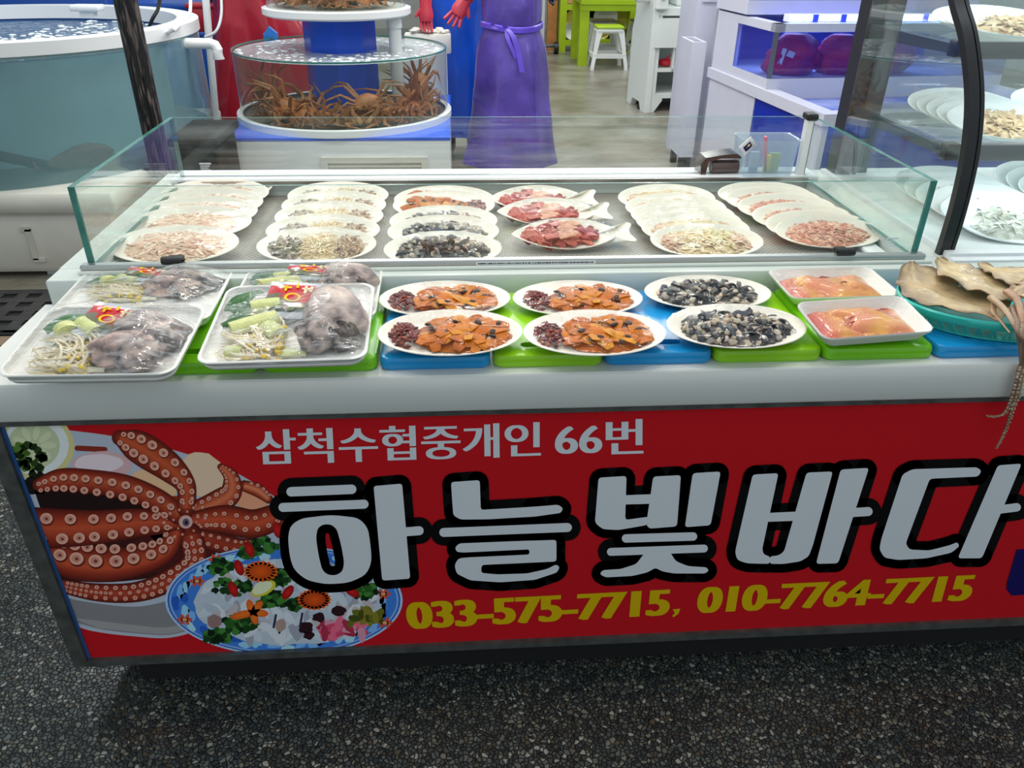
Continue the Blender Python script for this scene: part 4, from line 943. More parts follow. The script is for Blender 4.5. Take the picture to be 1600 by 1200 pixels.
def kit(px, label, zf, zr, variant, rear=False):
    c, w, h, rot = tray_frame(px, zf, zr, 0.0245)
    out = rrect(w, h, 0.028)
    root = thing('stew_kit_tray', label, 'food tray', c, rot, 'wrapped trays of fish stew ingredients')
    obj_from('foam_dish', shell(out, 0.024, M['foam_tray'], 0, 'foam_dish', floor_s=0.82), root)
    o = sprouts(92, -0.82*w, -0.08*w, -0.80*h, 0.12*h, 0.008, 0.028).build('bean_sprouts', M['food'], root); o['kind'] = 'stuff'
    fw = 'food'
    if variant == 0:     # fish in several pieces, packet tilted
        leek_leaf((-0.72*w, 0.05*h, 0), (-0.2*w, 0.62*h, 0), 0.017, 0.016, col=(150, 178, 120)).build('leek_leaf', M[fw], root, label='pale green leek leaf')
        leek_leaf((-0.55*w, 0.5*h, 0), (-0.1*w, 0.74*h, 0), 0.017, 0.016, col=(60, 112, 62)).build('leek_leaf', M[fw], root, label='dark green leek leaf')
        leek_white((-0.3*w, 0.28*h, 0.026), 0.018, 0.026, 2.4).build('leek_piece', M[fw], root, label='white leek stem piece')
        leek_leaf((-0.02*w, -0.05*h, 0), (0.02*w, -0.48*h, 0), 0.010, 0.02, 0.004, (40, 120, 30)).build('leek_leaf', M[fw], root)
        leek_leaf((-0.3*w, -0.72*h, 0), (0.12*w, -0.66*h, 0), 0.012, 0.01, 0.003, (226, 222, 190)).build('radish_slice', M[fw], root, label='white radish slice')
        leek_leaf((-0.86*w, 0.30*h, 0), (-0.42*w, 0.78*h, 0), 0.016, 0.02, col=(54, 112, 44)).build('leek_leaf', M[fw], root, label='dark green leek leaf')
        leek_white((-0.56*w, 0.22*h, 0.026), 0.020, 0.010, 2.2).build('leek_piece', M[fw], root, label='white leek ring')
        packet(-0.06*w, 0.36*h, 0.034, -0.25, 0.18, root, 0.052, 0.046)
        fish_lump((0.30*w, -0.32*h, 0.030), (0.060, 0.034, 0.023), 0.35, FP2, 1.3).build('fish_piece', M['wet'], root)
        fish_lump((0.52*w, -0.45*h, 0.026), (0.046, 0.034, 0.022), 1.1, FP, 4.1).build('fish_piece', M['wet'], root)
        fish_lump((0.45*w, 0.22*h, 0.028), (0.062, 0.040, 0.024), -0.4, FP, 7.7).build('fish_piece', M['wet'], root)
        fish_lump((0.66*w, 0.10*h, 0.024), (0.042, 0.046, 0.022), 0.2, [(110, 104, 104), (150, 136, 130), (70, 66, 68)], 9.7).build('fish_piece', M['wet'], root)
    else:                # one big fish, packet upright
        leek_leaf((-0.80*w, 0.0, 0), (-0.30*w, 0.66*h, 0), 0.018, 0.018, col=(52, 104, 42)).build('leek_leaf', M[fw], root)
        leek_leaf((-0.45*w, 0.72*h, 0), (0.0, 0.66*h, 0), 0.017, 0.018, col=(44, 96, 36)).build('leek_leaf', M[fw], root)
        leek_leaf((-0.84*w, -0.18*h, 0), (-0.36*w, 0.06*h, 0), 0.014, 0.03, 0.004, (48, 92, 40)).build('leek_leaf', M[fw], root)
        leek_white((-0.46*w, -0.12*h, 0.028), 0.018, 0.042, 0.5).build('leek_piece', M[fw], root, label='pale green leek stem piece')
        leek_white((-0.38*w, 0.34*h, 0.026), 0.020, 0.026, 0.2).build('leek_piece', M[fw], root, label='white leek stem piece')
        leek_white((-0.20*w, -0.28*h, 0.024), 0.018, 0.020, -0.9).build('leek_piece', M[fw], root, label='white leek stem piece')
        leek_white((-0.62*w, -0.66*h, 0.018), 0.011, 0.014, 3.1).build('leek_piece', M[fw], root)
        leek_leaf((-0.1*w, -0.66*h, 0), (0.25*w, -0.7*h, 0), 0.013, 0.012, 0.003, (214, 220, 160)).build('leek_piece', M[fw], root)
        leek_leaf((-0.84*w, 0.28*h, 0), (-0.55*w, 0.86*h, 0), 0.020, 0.022, col=(44, 100, 38)).build('leek_leaf', M[fw], root, label='dark green leek leaf')
        packet(-0.02*w, 0.42*h, 0.034, -0.06, 0.2, root, 0.052, 0.052)
        fish_lump((0.52*w, 0.08*h, 0.036), (0.098, 0.054, 0.030), 1.75, [(216, 196, 186), (182, 164, 158), (124, 114, 114)], 12.2).build('fish_body', M['wet'], root)
        fish_lump((0.40*w, -0.48*h, 0.030), (0.042, 0.034, 0.026), 0.3, FP, 3.3).build('fish_head', M['wet'], root)
        fish_lump((0.66*w, -0.40*h, 0.028), (0.036, 0.034, 0.026), 1.3, [(84, 78, 74), (120, 110, 104), (50, 46, 46)], 5.9).build('fish_piece', M['wet'], root)
    if rear:     # the front half lies under the tray in front: everything is pushed to the back
        for o in root.children:
            if o.name.split('.')[0] != 'foam_dish': o.scale = (1, 0.5, 0.9); o.location.y = o.location.y*0.5+0.42*h
    # wrap: low over the vegetables, high over the fish
    b = MB(); nx, ny = 46, 30; g_ = []; sd = rnd.random()*40
    for i in range(nx+1):
        for j in range(ny+1):
            u, v = i/nx*2-1, j/ny*2-1
            # map square to the rounded outline
            k = polar(out, (0, 0), math.atan2(v*h, u*w) if (u or v) else 0.0); R_ = max(abs(u), abs(v)); x, y = (k[0]*R_*1.008, k[1]*R_*1.008)
            e = max(0, 1-R_**3); fz = math.exp(-((x-0.45*w)**2/(0.30*w*0.30*w)*0.5+(y-(0.45*h if rear else 0.0))**2/((0.3 if rear else 0.6)**2*h*h)*0.5))
            z_ = 0.0262+e*(0.010+0.034*fz)+e*(0.003*noise.noise(Vector((x*30+sd, y*60, 0)))+0.0022*noise.noise(Vector((x*90+sd, y*30, 3))))-(0.006 if R_ > 0.999 else 0)
            g_.append(b.vert((x, y, z_)))
    for i in range(nx):
        for j in range(ny): a = i*(ny+1)+j; b.face((g_[a], g_[a+ny+1], g_[a+ny+2], g_[a+1]))
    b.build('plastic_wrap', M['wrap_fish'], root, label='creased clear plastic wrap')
kit([(124, 424), (362, 419), (330, 500), (70, 508)], 'rear stew kit tray in the far left corner of the counter', BT+0.026, BT+0.030, 0, True)
kit([(66, 481), (323, 476), (272, 586), (5, 587)], 'front left stew kit tray overhanging the counter edge', BT+0.028, BT+0.050, 0)
kit([(384, 421), (597, 417), (588, 496), (352, 500)], 'rear stew kit tray mostly hidden behind the one in front', BT+0.026, BT+0.030, 1, True)
kit([(344, 448), (582, 442), (577, 560), (318, 568)], 'front stew kit tray with one big whole fish', BT+0.030, BT+0.052, 1)

# ================================================================== BASKET AND SQUID
BC_ = AZ(1585, 466, BT+0.04); BA, BB = 0.232, 0.142
basket = thing('plastic_basket', 'oval turquoise plastic basket holding dried squid at the right', 'basket', (BC_.x, BC_.y, BT))
b = MB(); n = 96; out = oval(1, 1, n)
def bring(s, z): return [b.vert((x*BA*s, y*BB*s, z)) for x, y in out]
R0 = [bring(0.955, 0.036), bring(0.965, 0.044), bring(0.985, 0.048), bring(1.0, 0.045), bring(1.0, 0.036), bring(0.985, 0.031), bring(0.965, 0.032)]
b.loft(R0+[R0[0]]); b.build('rim', M['turquoise'], basket)
b = MB()
for k in range(0, n, 2):
    a = 2*PI*k/n; b.tube([(math.cos(a+0.03*s_)*BA*q, math.sin(a+0.03*s_)*BB*q, z) for q, z, s_ in ((0.965, 0.036, 0), (0.9, 0.02, 0.5), (0.84, 0.006, 1))], 0.0022, n=5)
    b.tube([(math.cos(a-0.03*s_)*BA*q, math.sin(a-0.03*s_)*BB*q, z) for q, z, s_ in ((0.965, 0.036, 0), (0.9, 0.02, 0.5), (0.84, 0.006, 1))], 0.0022, n=5)
b.build('slotted_wall', M['turquoise'], basket)
b = MB(); b.face([b.vert((x*BA*0.85, y*BB*0.85, 0.002)) for x, y in out]); b.face([b.vert((x*BA*0.85, y*BB*0.85, 0.006)) for x, y in out]); rr = [[b.vert((x*BA*0.85, y*BB*0.85, z)) for x, y in out] for z in (0.002, 0.006)]; b.loft(rr)
b.build('base', M['turquoise'], basket)
SQ_ = [(206, 178, 132), (196, 168, 124), (186, 150, 112), (216, 194, 152)]
def squid(name, label, pts, wid, z0, headlen=0.05, arms=True, hang=None, tint=(204, 176, 132), edge=(150, 122, 96)):
    """pts: tail tip -> mantle opening (world x, y, z); flattened dried body with ragged curled edges, head and arms in one mesh"""
    b = MB(); C = [Vector(p) for p in spline([tuple(p) for p in pts], 9)]; n = len(C); m_ = 18
    top, bot, cols = [], [], []; sd = rnd.random()*30; T, E_, G, Y = Vector(lin(tint)), Vector(lin(edge)), Vector(lin((136, 110, 92))), Vector(lin((222, 200, 150)))
    for i, p in enumerate(C):
        t = (C[min(n-1, i+1)]-C[max(0, i-1)]).normalized(); nx = Vector((-t.y, t.x, 0)).normalized(); u = i/(n-1)
        w = wid*(min(1, (u/0.42))**0.9 if u < 0.42 else 1-0.30*((u-0.42)/0.58)**1.3); w = max(w, wid*0.05)
        rt, rb, rc = [], [], []
        for k in range(m_+1):
            v = k/m_*2-1; a = abs(v)
            r = 0.006*noise.noise(Vector((u*4+sd, v*1.5, 0)))+0.003*noise.noise(Vector((u*13, v*6, sd)))+(0.010*noise.noise(Vector((u*9, sd, v)))+0.004)*a**4
            q = p+nx*w*v*(1+0.13*a*noise.noise(Vector((u*11, sd, math.copysign(1, v)))))
            th = 0.0022*(1-a**3)+0.0006
            rt.append(b.vert(q+Vector((0, 0, th+r)))); rb.append(b.vert(q+Vector((0, 0, r-0.0008))))
            f = min(1, max(0, max(a**3*1.1, 0.8-u*3.2, (u-0.86)*5)+0.55*noise.noise(Vector((u*5+sd, v*2.2, 7))))); c = T.lerp(E_, f)
            y = min(1, max(0, 0.9*noise.noise(Vector((u*3, v*2, sd+9)))+0.2)); c = c.lerp(Y, y*0.6*(1-f)); g = max(0, noise.noise(Vector((u*8+sd, v*5, 3)))-0.15)*1.4; c = c.lerp(G, min(0.7, g)); rc.append(tuple(c))
        top.append(rt); bot.append(rb); cols.append(rc)
    for i in range(n-1):
        for k in range(m_):
            cc = (cols[i][k], cols[i+1][k], cols[i+1][k+1], cols[i][k+1])
            b.face((top[i][k], top[i+1][k], top[i+1][k+1], top[i][k+1]), 0, cc); b.face((bot[i][k], bot[i][k+1], bot[i+1][k+1], bot[i+1][k]), 0, (cc[0], cc[3], cc[2], cc[1]))
        for k in (0, m_): b.face((top[i][k], bot[i][k], bot[i+1][k], top[i+1][k]), 0, lin(edge))
    for i in (0, n-1): b.face(top[i]+bot[i][::-1], 0, lin(edge))
    if arms:
        e = C[-1]; d = (C[-1]-C[-3]).normalized(); hp = e+d*0.015
        b.ell(hp, (0.022, 0.018, 0.011), 0, jc((176, 146, 118), 0.05), Matrix.Rotation(math.atan2(d.y, d.x), 4, 'Z').to_euler(), 14, 8, 0.08)
        for s_ in (-1, 1): b.ell(hp+Vector((-d.y, d.x, 0))*0.012*s_+Vector((0, 0, 0.009)), (0.005, 0.005, 0.003), 0, lin((40, 30, 30)), None, 8, 5)
        for a in range(7):
            o = (a-3)*0.28; dd = Vector((d.x*math.cos(o)-d.y*math.sin(o), d.x*math.sin(o)+d.y*math.cos(o), 0)); P = [hp+d*0.01, hp+dd*0.03+Vector((0, 0, 0.004)), hp+dd*0.055+Vector((0, 0, -0.002)), hp+dd*0.075+Vector((0, 0, -0.006))]
            b.tube(spline([tuple(q) for q in P], 4), [0.0055-0.0003*k for k in range(13)], 0, jc(rnd.choice([(178, 140, 108), (190, 154, 120), (160, 118, 90)]), 0.06), 7)
    for path, rad, colr, knobs in (hang or []):
        P = spline([tuple(p) for p in path], 7); L = len(P)
        b.tube(P, [rad*(1-0.75*(i/(L-1))**1.2) for i in range(L)], 0, jc(colr, 0.05), 9, True, 0.7)
        if knobs:
            for i in range(int(L*0.4), L):
                for s_ in (-1, 1):
                    r = rad*(1-0.75*(i/(L-1))**1.2); q = Vector(P[i])+Vector((s_*r*0.7, -r*0.6, rnd.uniform(-.002, .002))); k_ = rnd.uniform(0.3, 0.6); b.ell(q, (r*k_, r*k_, r*k_), 0, jc((198, 176, 150), 0.15), None, 6, 4)
    o = b.build(name, M['dry'], None, True, 80); return tag(o, label, 'squid', 'dried squid in the turquoise basket')
z = BT+0.046
def zz(px, py, dz): return AZ(px, py, z+dz)
squid('dried_squid', 'flat dried squid lowest at the basket left, its tail tip sticking up', [zz(1424, 412, 0.028), zz(1444, 444, 0.008), zz(1494, 470, 0.0), zz(1572, 488, 0.002)], 0.078, z, arms=True, tint=(196, 170, 128), edge=(146, 118, 94))
squid('dried_squid', 'pale dried squid lying on top in the middle of the basket', [zz(1466, 404, 0.028), zz(1496, 424, 0.026), zz(1542, 444, 0.022), zz(1586, 464, 0.016)], 0.058, z, arms=False, tint=(212, 188, 144), edge=(172, 146, 112))
squid('dried_squid', 'dried squid at the back right of the basket', [zz(1528, 414, 0.026), zz(1568, 426, 0.034), zz(1606, 438, 0.034), zz(1650, 452, 0.028)], 0.046, z, arms=False, tint=(214, 188, 140), edge=(170, 142, 110))
h0 = zz(1580, 470, 0.022); h1 = zz(1592, 520, 0.0)
yf = -0.016
e1 = [zz(1584, 480, 0.018), zz(1592, 520, 0.004), AY(1597, 560, -0.010), AY(1590, 590, yf), AY(1580, 625, yf), AY(1566, 648, yf), AY(1542, 650, yf-0.004)]
e2 = [zz(1592, 486, 0.016), zz(1598, 524, 0.002), AY(1599, 566, -0.012), AY(1591, 612, yf), AY(1581, 640, yf), AY(1571, 672, yf), AY(1557, 700, yf-0.003)]
w1 = [zz(1548, 464, 0.028), zz(1570, 484, 0.022), zz(1586, 512, 0.008), AY(1602, 560, -0.013)]
w2 = [zz(1575, 456, 0.03), zz(1590, 470, 0.03), zz(1600, 510, 0.010), AY(1612, 560, -0.013)]
w3 = [zz(1555, 470, 0.02), zz(1552, 488, 0.010), zz(1562, 500, 0.004), zz(1578, 520, 0.0)]
squid('dried_squid', 'dried squid whose long tentacles hang over the counter front', [zz(1655, 432, 0.03), zz(1630, 444, 0.036), zz(1605, 454, 0.034), zz(1588, 462, 0.028)], 0.030, z, arms=False, tint=(206, 178, 140), edge=(176, 140, 108),
      hang=[(e1, 0.0075, (138, 108, 86), True), (e2, 0.0075, (154, 126, 100), True), (w1, 0.008, (196, 164, 130), False), (w2, 0.010, (176, 136, 106), False), (w3, 0.006, (184, 148, 112), False)])

# ================================================================== CURVED GLASS SHOWCASE AT THE RIGHT
SX = 1.10; SX1 = 2.25
show = thing('curved_showcase', 'black-framed refrigerated showcase with curved glass and two shelves of plates', 'refrigerated showcase', (SX, 0.4, H+0.057))
def sb(b, name, m, smooth=False, label=None):
    o = b.build(name, m, show, smooth, label=label); o.location = -show.location; return o
prof = [AX(1468, 412, SX), AX(1494, 330, SX), AX(1514, 240, SX), AX(1521, 150, SX), AX(1512, 60, SX), AX(1496, 0, SX)]
d_ = (prof[-1]-prof[-2]); prof += [prof[-1]+Vector((0, 0.10, 0.11)), prof[-1]+Vector((0, 0.26, 0.19))]
prof = [Vector(p) for p in spline([tuple(p) for p in prof], 6)]
def strip(x0, x1, off, w, mname, name, sm=True):
    b = MB(); rings = []
    for i, p in enumerate(prof):
        t = (prof[min(len(prof)-1, i+1)]-prof[max(0, i-1)]).normalized(); nrm = Vector((0, -t.z, t.y))
        if nrm.y > 0: nrm = -nrm
        a = p+nrm*off; c = a-nrm*w
        rings.append([b.vert((x0, a.y, a.z)), b.vert((x1, a.y, a.z)), b.vert((x1, c.y, c.z)), b.vert((x0, c.y, c.z))])
    b.loft(rings); b.face(rings[0][::-1]); b.face(rings[-1]); return sb(b, name, M[mname], sm)
strip(SX-0.013, SX+0.010, 0.006, 0.018, 'black', 'curved_frame')
strip(SX+0.013, SX+0.021, 0.006, 0.012, 'black', 'seal_strip')
strip(SX+0.022, SX1, 0.004, 0.005, 'glass', 'curved_front_glass')
b = MB(); pts = [(SX+0.004, p.y+0.01, p.z) for p in prof]
poly = pts+[(SX+0.004, 1.02, pts[-1][2]), (SX+0.004, 1.02, pts[0][2])]
b.poly(poly); b.poly([(SX+0.009, y, z_) for _, y, z_ in poly][::-1])
b.loft([[b.vert(p) for p in poly], [b.vert((SX+0.009, y, z_)) for _, y, z_ in poly]]); sb(b, 'side_glass', M['glass'])
slate = mat('slate_metal', (72, 76, 82), 0.4, metal=0.3)
u0 = AY(1308, 180, 1.07).x; u1 = AY(1345, 180, 1.07).x; u2 = AY(1372, 100, 1.07).x
b = MB(); b.box((SX+0.012, 1.03, CB), (SX+0.055, 1.10, 1.75)); sb(b, 'upright', mat('upright_dark', (46, 48, 54), 0.35, metal=0.3))
b = MB(); b.box((SX+0.055, 1.05, CB), (SX+0.115, 1.10, 1.75)); sb(b, 'upright', slate)
b = MB()
for k in range(34): b.box((SX+0.048, 1.026, 0.9+k*0.024), (SX+0.052, 1.031, 0.9+k*0.024+0.014))
sb(b, 'slot_row', M['black_soft'])
b = MB(); b.box((SX1-0.08, 1.03, CB), (SX1, 1.10, 1.75)); sb(b, 'upright', slate)
Z1, Z2 = 1.068, 1.278
yfr = {Z1: 0.545, Z2: 0.62}
for zs in (Z1, Z2):
    b = MB(); rear, fr = 1.05, yfr[zs]
    P = [(rear, zs-0.075), (rear-0.03, zs-0.06), (rear-0.12, zs-0.032), (rear-0.3, zs-0.028), (fr+0.02, zs-0.024), (fr, zs-0.02), (fr, zs-0.004), (rear, zs-0.004)]
    A = [b.vert((SX+0.020, y, z_)) for y, z_ in P]; B = [b.vert((SX+0.034, y, z_)) for y, z_ in P]; b.loft([A, B]); b.face(A[::-1]); b.face(B); sb(b, 'shelf_bracket', slate)
    b = MB(); b.box((SX+0.016, fr-0.012, zs-0.03), (SX+0.05, fr+0.02, zs+0.006), bev=0.003); sb(b, 'bracket_tip', M['black'], True)
    b = MB(); b.box((SX+0.05, fr-0.005, zs-0.034), (SX1-0.02, fr+0.012, zs+0.002), bev=0.003); sb(b, 'shelf_front_rail', mat('rail_grey', (92, 92, 94), 0.4, metal=0.3), True)
    b = MB(); b.box((SX+0.036, fr+0.012, zs-0.004), (SX1-0.02, 1.04, zs+0.002)); sb(b, 'glass_shelf', M['glass'])
b = MB(); b.box((SX-0.004, 0.385, CB), (SX1, 1.10, CB+0.012)); b.box((SX-0.004, 0.36, CB), (SX1, 0.385, CB+0.005)); sb(b, 'deck', M['white'])
b = MB(); b.tube([(SX+0.03, 1.03, 1.0), (SX+0.02, 0.98, 1.02), (SX+0.01, 0.95, 0.99), (SX+0.008, 0.93, 0.95), (SX+0.01, 0.92, 0.90)], 0.006, n=8); sb(b, 'cable', M['black'], True)
b = MB(); b.box((SX+0.05, 1.085, CB), (SX1, 1.095, 1.75)); sb(b, 'rear_glass', M['glass'])
for ly, lz in ((0.78, 1.62), (0.80, Z2-0.045), (0.72, Z1-0.04)):
    pass
CL = [(228, 196, 152), (218, 184, 140), (236, 208, 166), (206, 172, 130)]
CW = [(232, 230, 216), (222, 220, 204), (238, 238, 228), (210, 212, 200)]
c1 = plate_source('cooler_plate', oval(0.145, 0.092), 0.020, [('sashimi', heap(0.10, 0.062, 0.005, 0.020, 90, 0.014, 0.006, CL, b=MB()))], 0.008, M['cold_foam'], 'x', fm='wet')
c2 = plate_source('cooler_plate', oval(0.145, 0.092), 0.020, [('sashimi', heap(0.10, 0.062, 0.005, 0.020, 90, 0.014, 0.006, CW, b=MB()))], 0.008, M['cold_foam'], 'x', fm='wet')
def cool(src, x, y, zd, tilt, label, grp): place_first(src, (x, y, zd), (math.radians(tilt), 0, 0.0), label, group=grp)
nm = ['front', 'second', 'third', 'fourth', 'fifth', 'sixth']
def cool_row(src, x, y0, zd, n, dy, tilt, where, grp, dx=0.0):
    for k in range(n):
        cool(src, x-dx*k, y0+dy*k, zd+0.001+0.020*math.sin(math.radians(tilt)), tilt, '%s plate of %s' % (nm[k] if k < n-1 or n == 1 else 'rearmost', where), grp)
cool_row(c1, SX+0.235, yfr[Z2]+0.13, Z2+0.004, 3, 0.055, 14, 'tan sashimi at the left of the upper showcase shelf', 'plates on the upper showcase shelf')
cool_row(c1, SX+0.235, yfr[Z1]+0.135, Z1+0.004, 5, 0.048, 17, 'tan sashimi at the left of the lower showcase shelf', 'plates on the lower showcase shelf')
cool_row(c2, SX+0.225, 0.525, CB+0.016, 6, 0.060, 17, 'white sashimi at the left of the showcase deck', 'plates on the showcase deck')
cool_row(c2, SX+0.545, 0.66, CB+0.016, 5, 0.055, 18, 'white sashimi in the second row on the showcase deck', 'plates on the showcase deck')
cool_row(c1, SX+0.545, yfr[Z1]+0.2, Z1+0.004, 4, 0.055, 16, 'tan sashimi in the second row on the lower shelf', 'plates on the lower showcase shelf')

# ================================================================== THINGS ON THE BACK LEDGE
LZ = CB+0.014
q = AZ(1128, 277, LZ); disp = thing('tape_dispenser', 'dark brown plastic dispenser lying on the back ledge', 'dispenser', (q.x, 1.062, LZ))
b = MB(); P = [(-0.055, 0.0), (-0.058, 0.03), (-0.045, 0.048), (0.0, 0.056), (0.045, 0.060), (0.060, 0.05), (0.058, 0.046), (0.0, 0.046), (-0.035, 0.038), (-0.04, 0.0)]
A = [b.vert((x, -0.03, z_)) for x, z_ in P]; B = [b.vert((x, 0.035, z_)) for x, z_ in P]; b.loft([A, B]); b.face(A[::-1]); b.face(B)
b.build('hood', mat('smoky_brown', (66, 50, 48), 0.18, coat=0.5), disp)
b = MB(); b.tube([(-0.022, -0.012, 0.019), (0.058, -0.008, 0.019)], 0.019, n=20); b.build('roll', mat('brown_roll', (92, 74, 70), 0.22, coat=0.4), disp)
b = MB(); b.tube([(-0.0235, -0.012, 0.019), (-0.022, -0.012, 0.019)], 0.014, n=20); b.build('roll_core', mat('roll_core', (170, 166, 160), 0.4), disp)
q = AZ(1208, 280, LZ); bx = AZ(1162, 280, LZ).x; by = AZ(1246, 280, LZ).x
binb = thing('clear_storage_bin', 'translucent plastic bin with packets inside, on the back ledge', 'bin', ((bx+by)/2, 1.115, LZ))
b = MB(); w0, w1 = (by-bx)/2*0.96, (by-bx)/2*1.04
def rr4(w, d, z_): return [b.vert((x, y, z_)) for x, y in rrect(w, d, 0.012, 5)]
b.loft([rr4(w0, 0.048, 0), rr4(w1, 0.052, 0.098), rr4(w1+0.004, 0.055, 0.102), rr4(w1-0.002, 0.050, 0.1), rr4(w0-0.002, 0.046, 0.002)]); b.face(rr4(w0, 0.048, 0.001))
b.build('tub', clear('cloudy_plastic', (0.94, 0.97, 1.0), 1.4, 0.15, body=0.22, body_col=(206, 220, 228)), binb)
binb.location.y = 1.0575+0.002
for nm_, lab, col, x0, w, h, ry, lean in (('packet', 'yellow packet inside the clear bin', (226, 200, 24), 0.012, 0.009, 0.046, 0.0, 0.0), ('packet', 'green packet inside the clear bin', (150, 178, 96), 0.036, 0.016, 0.05, 0.01, 0.05), ('packet', 'pale blue packet inside the clear bin', (160, 190, 216), -0.028, 0.012, 0.056, 0.0, -0.03),
    ('straw', 'pink stick leaning inside the clear bin', (226, 70, 110), 0.002, 0.004, 0.10, 0.0, -0.14)):
    b = MB(); b.obox((0, 0, h/2), (w, 0.006, h/2), (0, lean, 0)); o = b.build(nm_, mat('packet_colour', col, 0.35), None); o.location = (binb.location.x+x0, binb.location.y+ry, LZ+0.003); tag(o, lab, 'packet')
q = AY(1160, 232, 1.05)
b = MB(); b.obox((0, 0, 0), (0.021, 0.0012, 0.017), (0.15, -0.75, 0.1)); card = b.build('price_card', M['white'], None); card.location = (bx+0.006, 1.008, LZ+0.088); tag(card, 'small white card with a navy print leaning on the clear bin', 'card')
b = MB(); b.obox((0.0, -0.0015, -0.002), (0.012, 0.0005, 0.0085), (0.15, -0.75, 0.1)); o = b.build('card_print', M['navy_print'], card)
b = MB(); b.obox((0.002, -0.0022, 0.002), (0.004, 0.0004, 0.003), (0.15, -0.75, 0.1)); b.obox((-0.004, -0.0022, -0.004), (0.003, 0.0004, 0.003), (0.15, -0.75, 0.1)); b.build('card_emblem', mat('print_cream', (226, 206, 120), 0.5), card)

# ================================================================== LEFT SIDE: POLE, DRAIN, ROUND FISH TANK
q = AY(217, 100, 1.6)
b = MB(); b.tube([(q.x, 1.6, z_) for z_ in (0.0, 0.4, 0.8, 1.2, 1.6, 2.2, 2.8)], [0.036]*7, n=16); b.tube([(q.x+0.02, 1.575, 0.0), (q.x+0.02, 1.575, 2.8)], 0.012, n=8)
pole = b.build('weathered_pole', mat('peeling_black', (16, 14, 15), 0.35, c2=(104, 92, 86), vscale=34, bump=0.8, bscale=40), None); tag(pole, 'peeling black pole standing between the counter and the round tank', 'pole')
mt = pole.data.materials[0].node_tree
for nd in mt.nodes:
    if nd.type == 'TEX_NOISE':
        mp = mt.nodes.new('ShaderNodeMapping'); mp.inputs['Scale'].default_value = (3, 3, 0.35); tcn = [k for k in mt.nodes if k.type == 'TEX_COORD'][0]; mt.links.new(tcn.outputs['Object'], mp.inputs[0]); mt.links.new(mp.outputs[0], nd.inputs['Vector'])
    if nd.type == 'VALTORGB': nd.color_ramp.elements[0].position = 0.52; nd.color_ramp.elements[1].position = 0.62
p0, p1 = AZ(0, 497, 0.01), AZ(122, 440, 0.01)
drain = thing('floor_drain', 'dark slotted drain grating in the floor left of the counter', 'drain', (-2.1, 2.05, 0.0))
b = MB(); b.box((-2.0, -0.22, 0.0), (1.15, 0.24, 0.006)); b.build('channel', M['black_soft'], drain)
b = MB(); gm = mat('grating', (70, 68, 68), 0.45, metal=0.4, var=0.4, vscale=20)
for r in range(5): b.box((-2.0, -0.20+r*0.095, 0.004), (1.15, -0.20+r*0.095+0.045, 0.016))
x = -2.0
while x < 1.1: b.box((x, -0.20, 0.004), (x+0.05, 0.225, 0.0155)); x += 0.11
b.build('grate', gm, drain)
b = MB(); b.box((-2.9, 1.72, 0.0), (-1.55, 1.80, 0.012)); o = b.build('floor_strip', mat('rusty_strip', (138, 116, 92), 0.5, var=0.3, vscale=12), None); tag(o, 'rusty brown strip on the floor in front of the drain', 'strip')

TC = (-2.37, 3.40); TR = 0.985
tank = thing('round_fish_tank', 'large round teal fish tank with a white rim on a white base', 'fish tank', (TC[0], TC[1], 0))
def tb(b, name, m, sm=True, label=None):
    o = b.build(name, m, tank, sm, label=label); o.location = -tank.location; return o
zt = 1.035
b = MB(); b.lathe([(TR-0.10, zt-0.07), (TR-0.10, zt), (TR+0.012, zt), (TR+0.012, zt-0.055), (TR-0.012, zt-0.055), (TR-0.012, zt-0.07)], TC, 96, closed=True); tb(b, 'rim', M['white'])
b = MB(); b.lathe([(TR, 0.42), (TR, zt-0.05)], TC, 96); tb(b, 'tank_wall', M['murk'])
b = MB(); b.lathe([(TR-0.2, 0.47), (TR-0.2, zt-0.1)], TC, 64); tb(b, 'inner_wall', mat('deep_tank', (136, 174, 182), 0.6, c2=(150, 186, 192), vscale=2))
b = MB(); b.cyl(TC, TR-0.01, 0.40, 0.47, 96); tb(b, 'tank_floor', mat('tank_floor', (84, 92, 88), 0.5, var=0.3, vscale=5))
b = MB(); b.cyl(TC, TR-0.06, zt-0.085, zt-0.08, 96); tb(b, 'water', M['dark_water'])
b = MB(); wp = mat('foam_bubbles', (226, 232, 234), 0.3)
for k in range(330):
    t = rnd.uniform(4.6, 7.7); r = 0.88*rnd.random()**0.6; s_ = rnd.uniform(0.004, 0.017); b.ell((TC[0]+r*math.cos(t), TC[1]+r*math.sin(t), zt-0.079), (s_*1.4, s_, 0.005), 0, (1, 1, 1), None, 8, 4)
o = tb(b, 'bubbles', wp); o['kind'] = 'stuff'
b = MB(); zb_ = 0.415
q = AZ(135, 425, 0.02); fx = q.x
b.box((-3.6, 2.44, 0.03), (-1.62, 4.3, 0.36), bev=0.03); b.box((-3.64, 2.40, 0.33), (-1.56, 4.34, 0.42), bev=0.02); tb(b, 'base', mat('base_cream', (222, 218, 206), 0.45, var=0.06))
q = AY(48, 372, 2.44)
b = MB(); b.box((q.x-0.012, 2.428, 0.10), (q.x+0.012, 2.445, 0.25)); b.box((q.x-0.03, 2.428, 0.24), (q.x+0.012, 2.445, 0.26)); b.box((q.x-0.012, 2.428, 0.09), (q.x+0.04, 2.445, 0.108)); tb(b, 'raised_mark', mat('base_mark', (206, 202, 190), 0.45), False)
b = MB(); b.box((-2.0, 2.5, 0.0), (-1.8, 2.7, 0.035)); b.box((-3.3, 2.5, 0.0), (-3.1, 2.7, 0.035)); b.box((-2.0, 4.0, 0.0), (-1.8, 4.2, 0.035)); tb(b, 'foot', M['white'], False)
q = AZ(138, 20, zt+0.02)
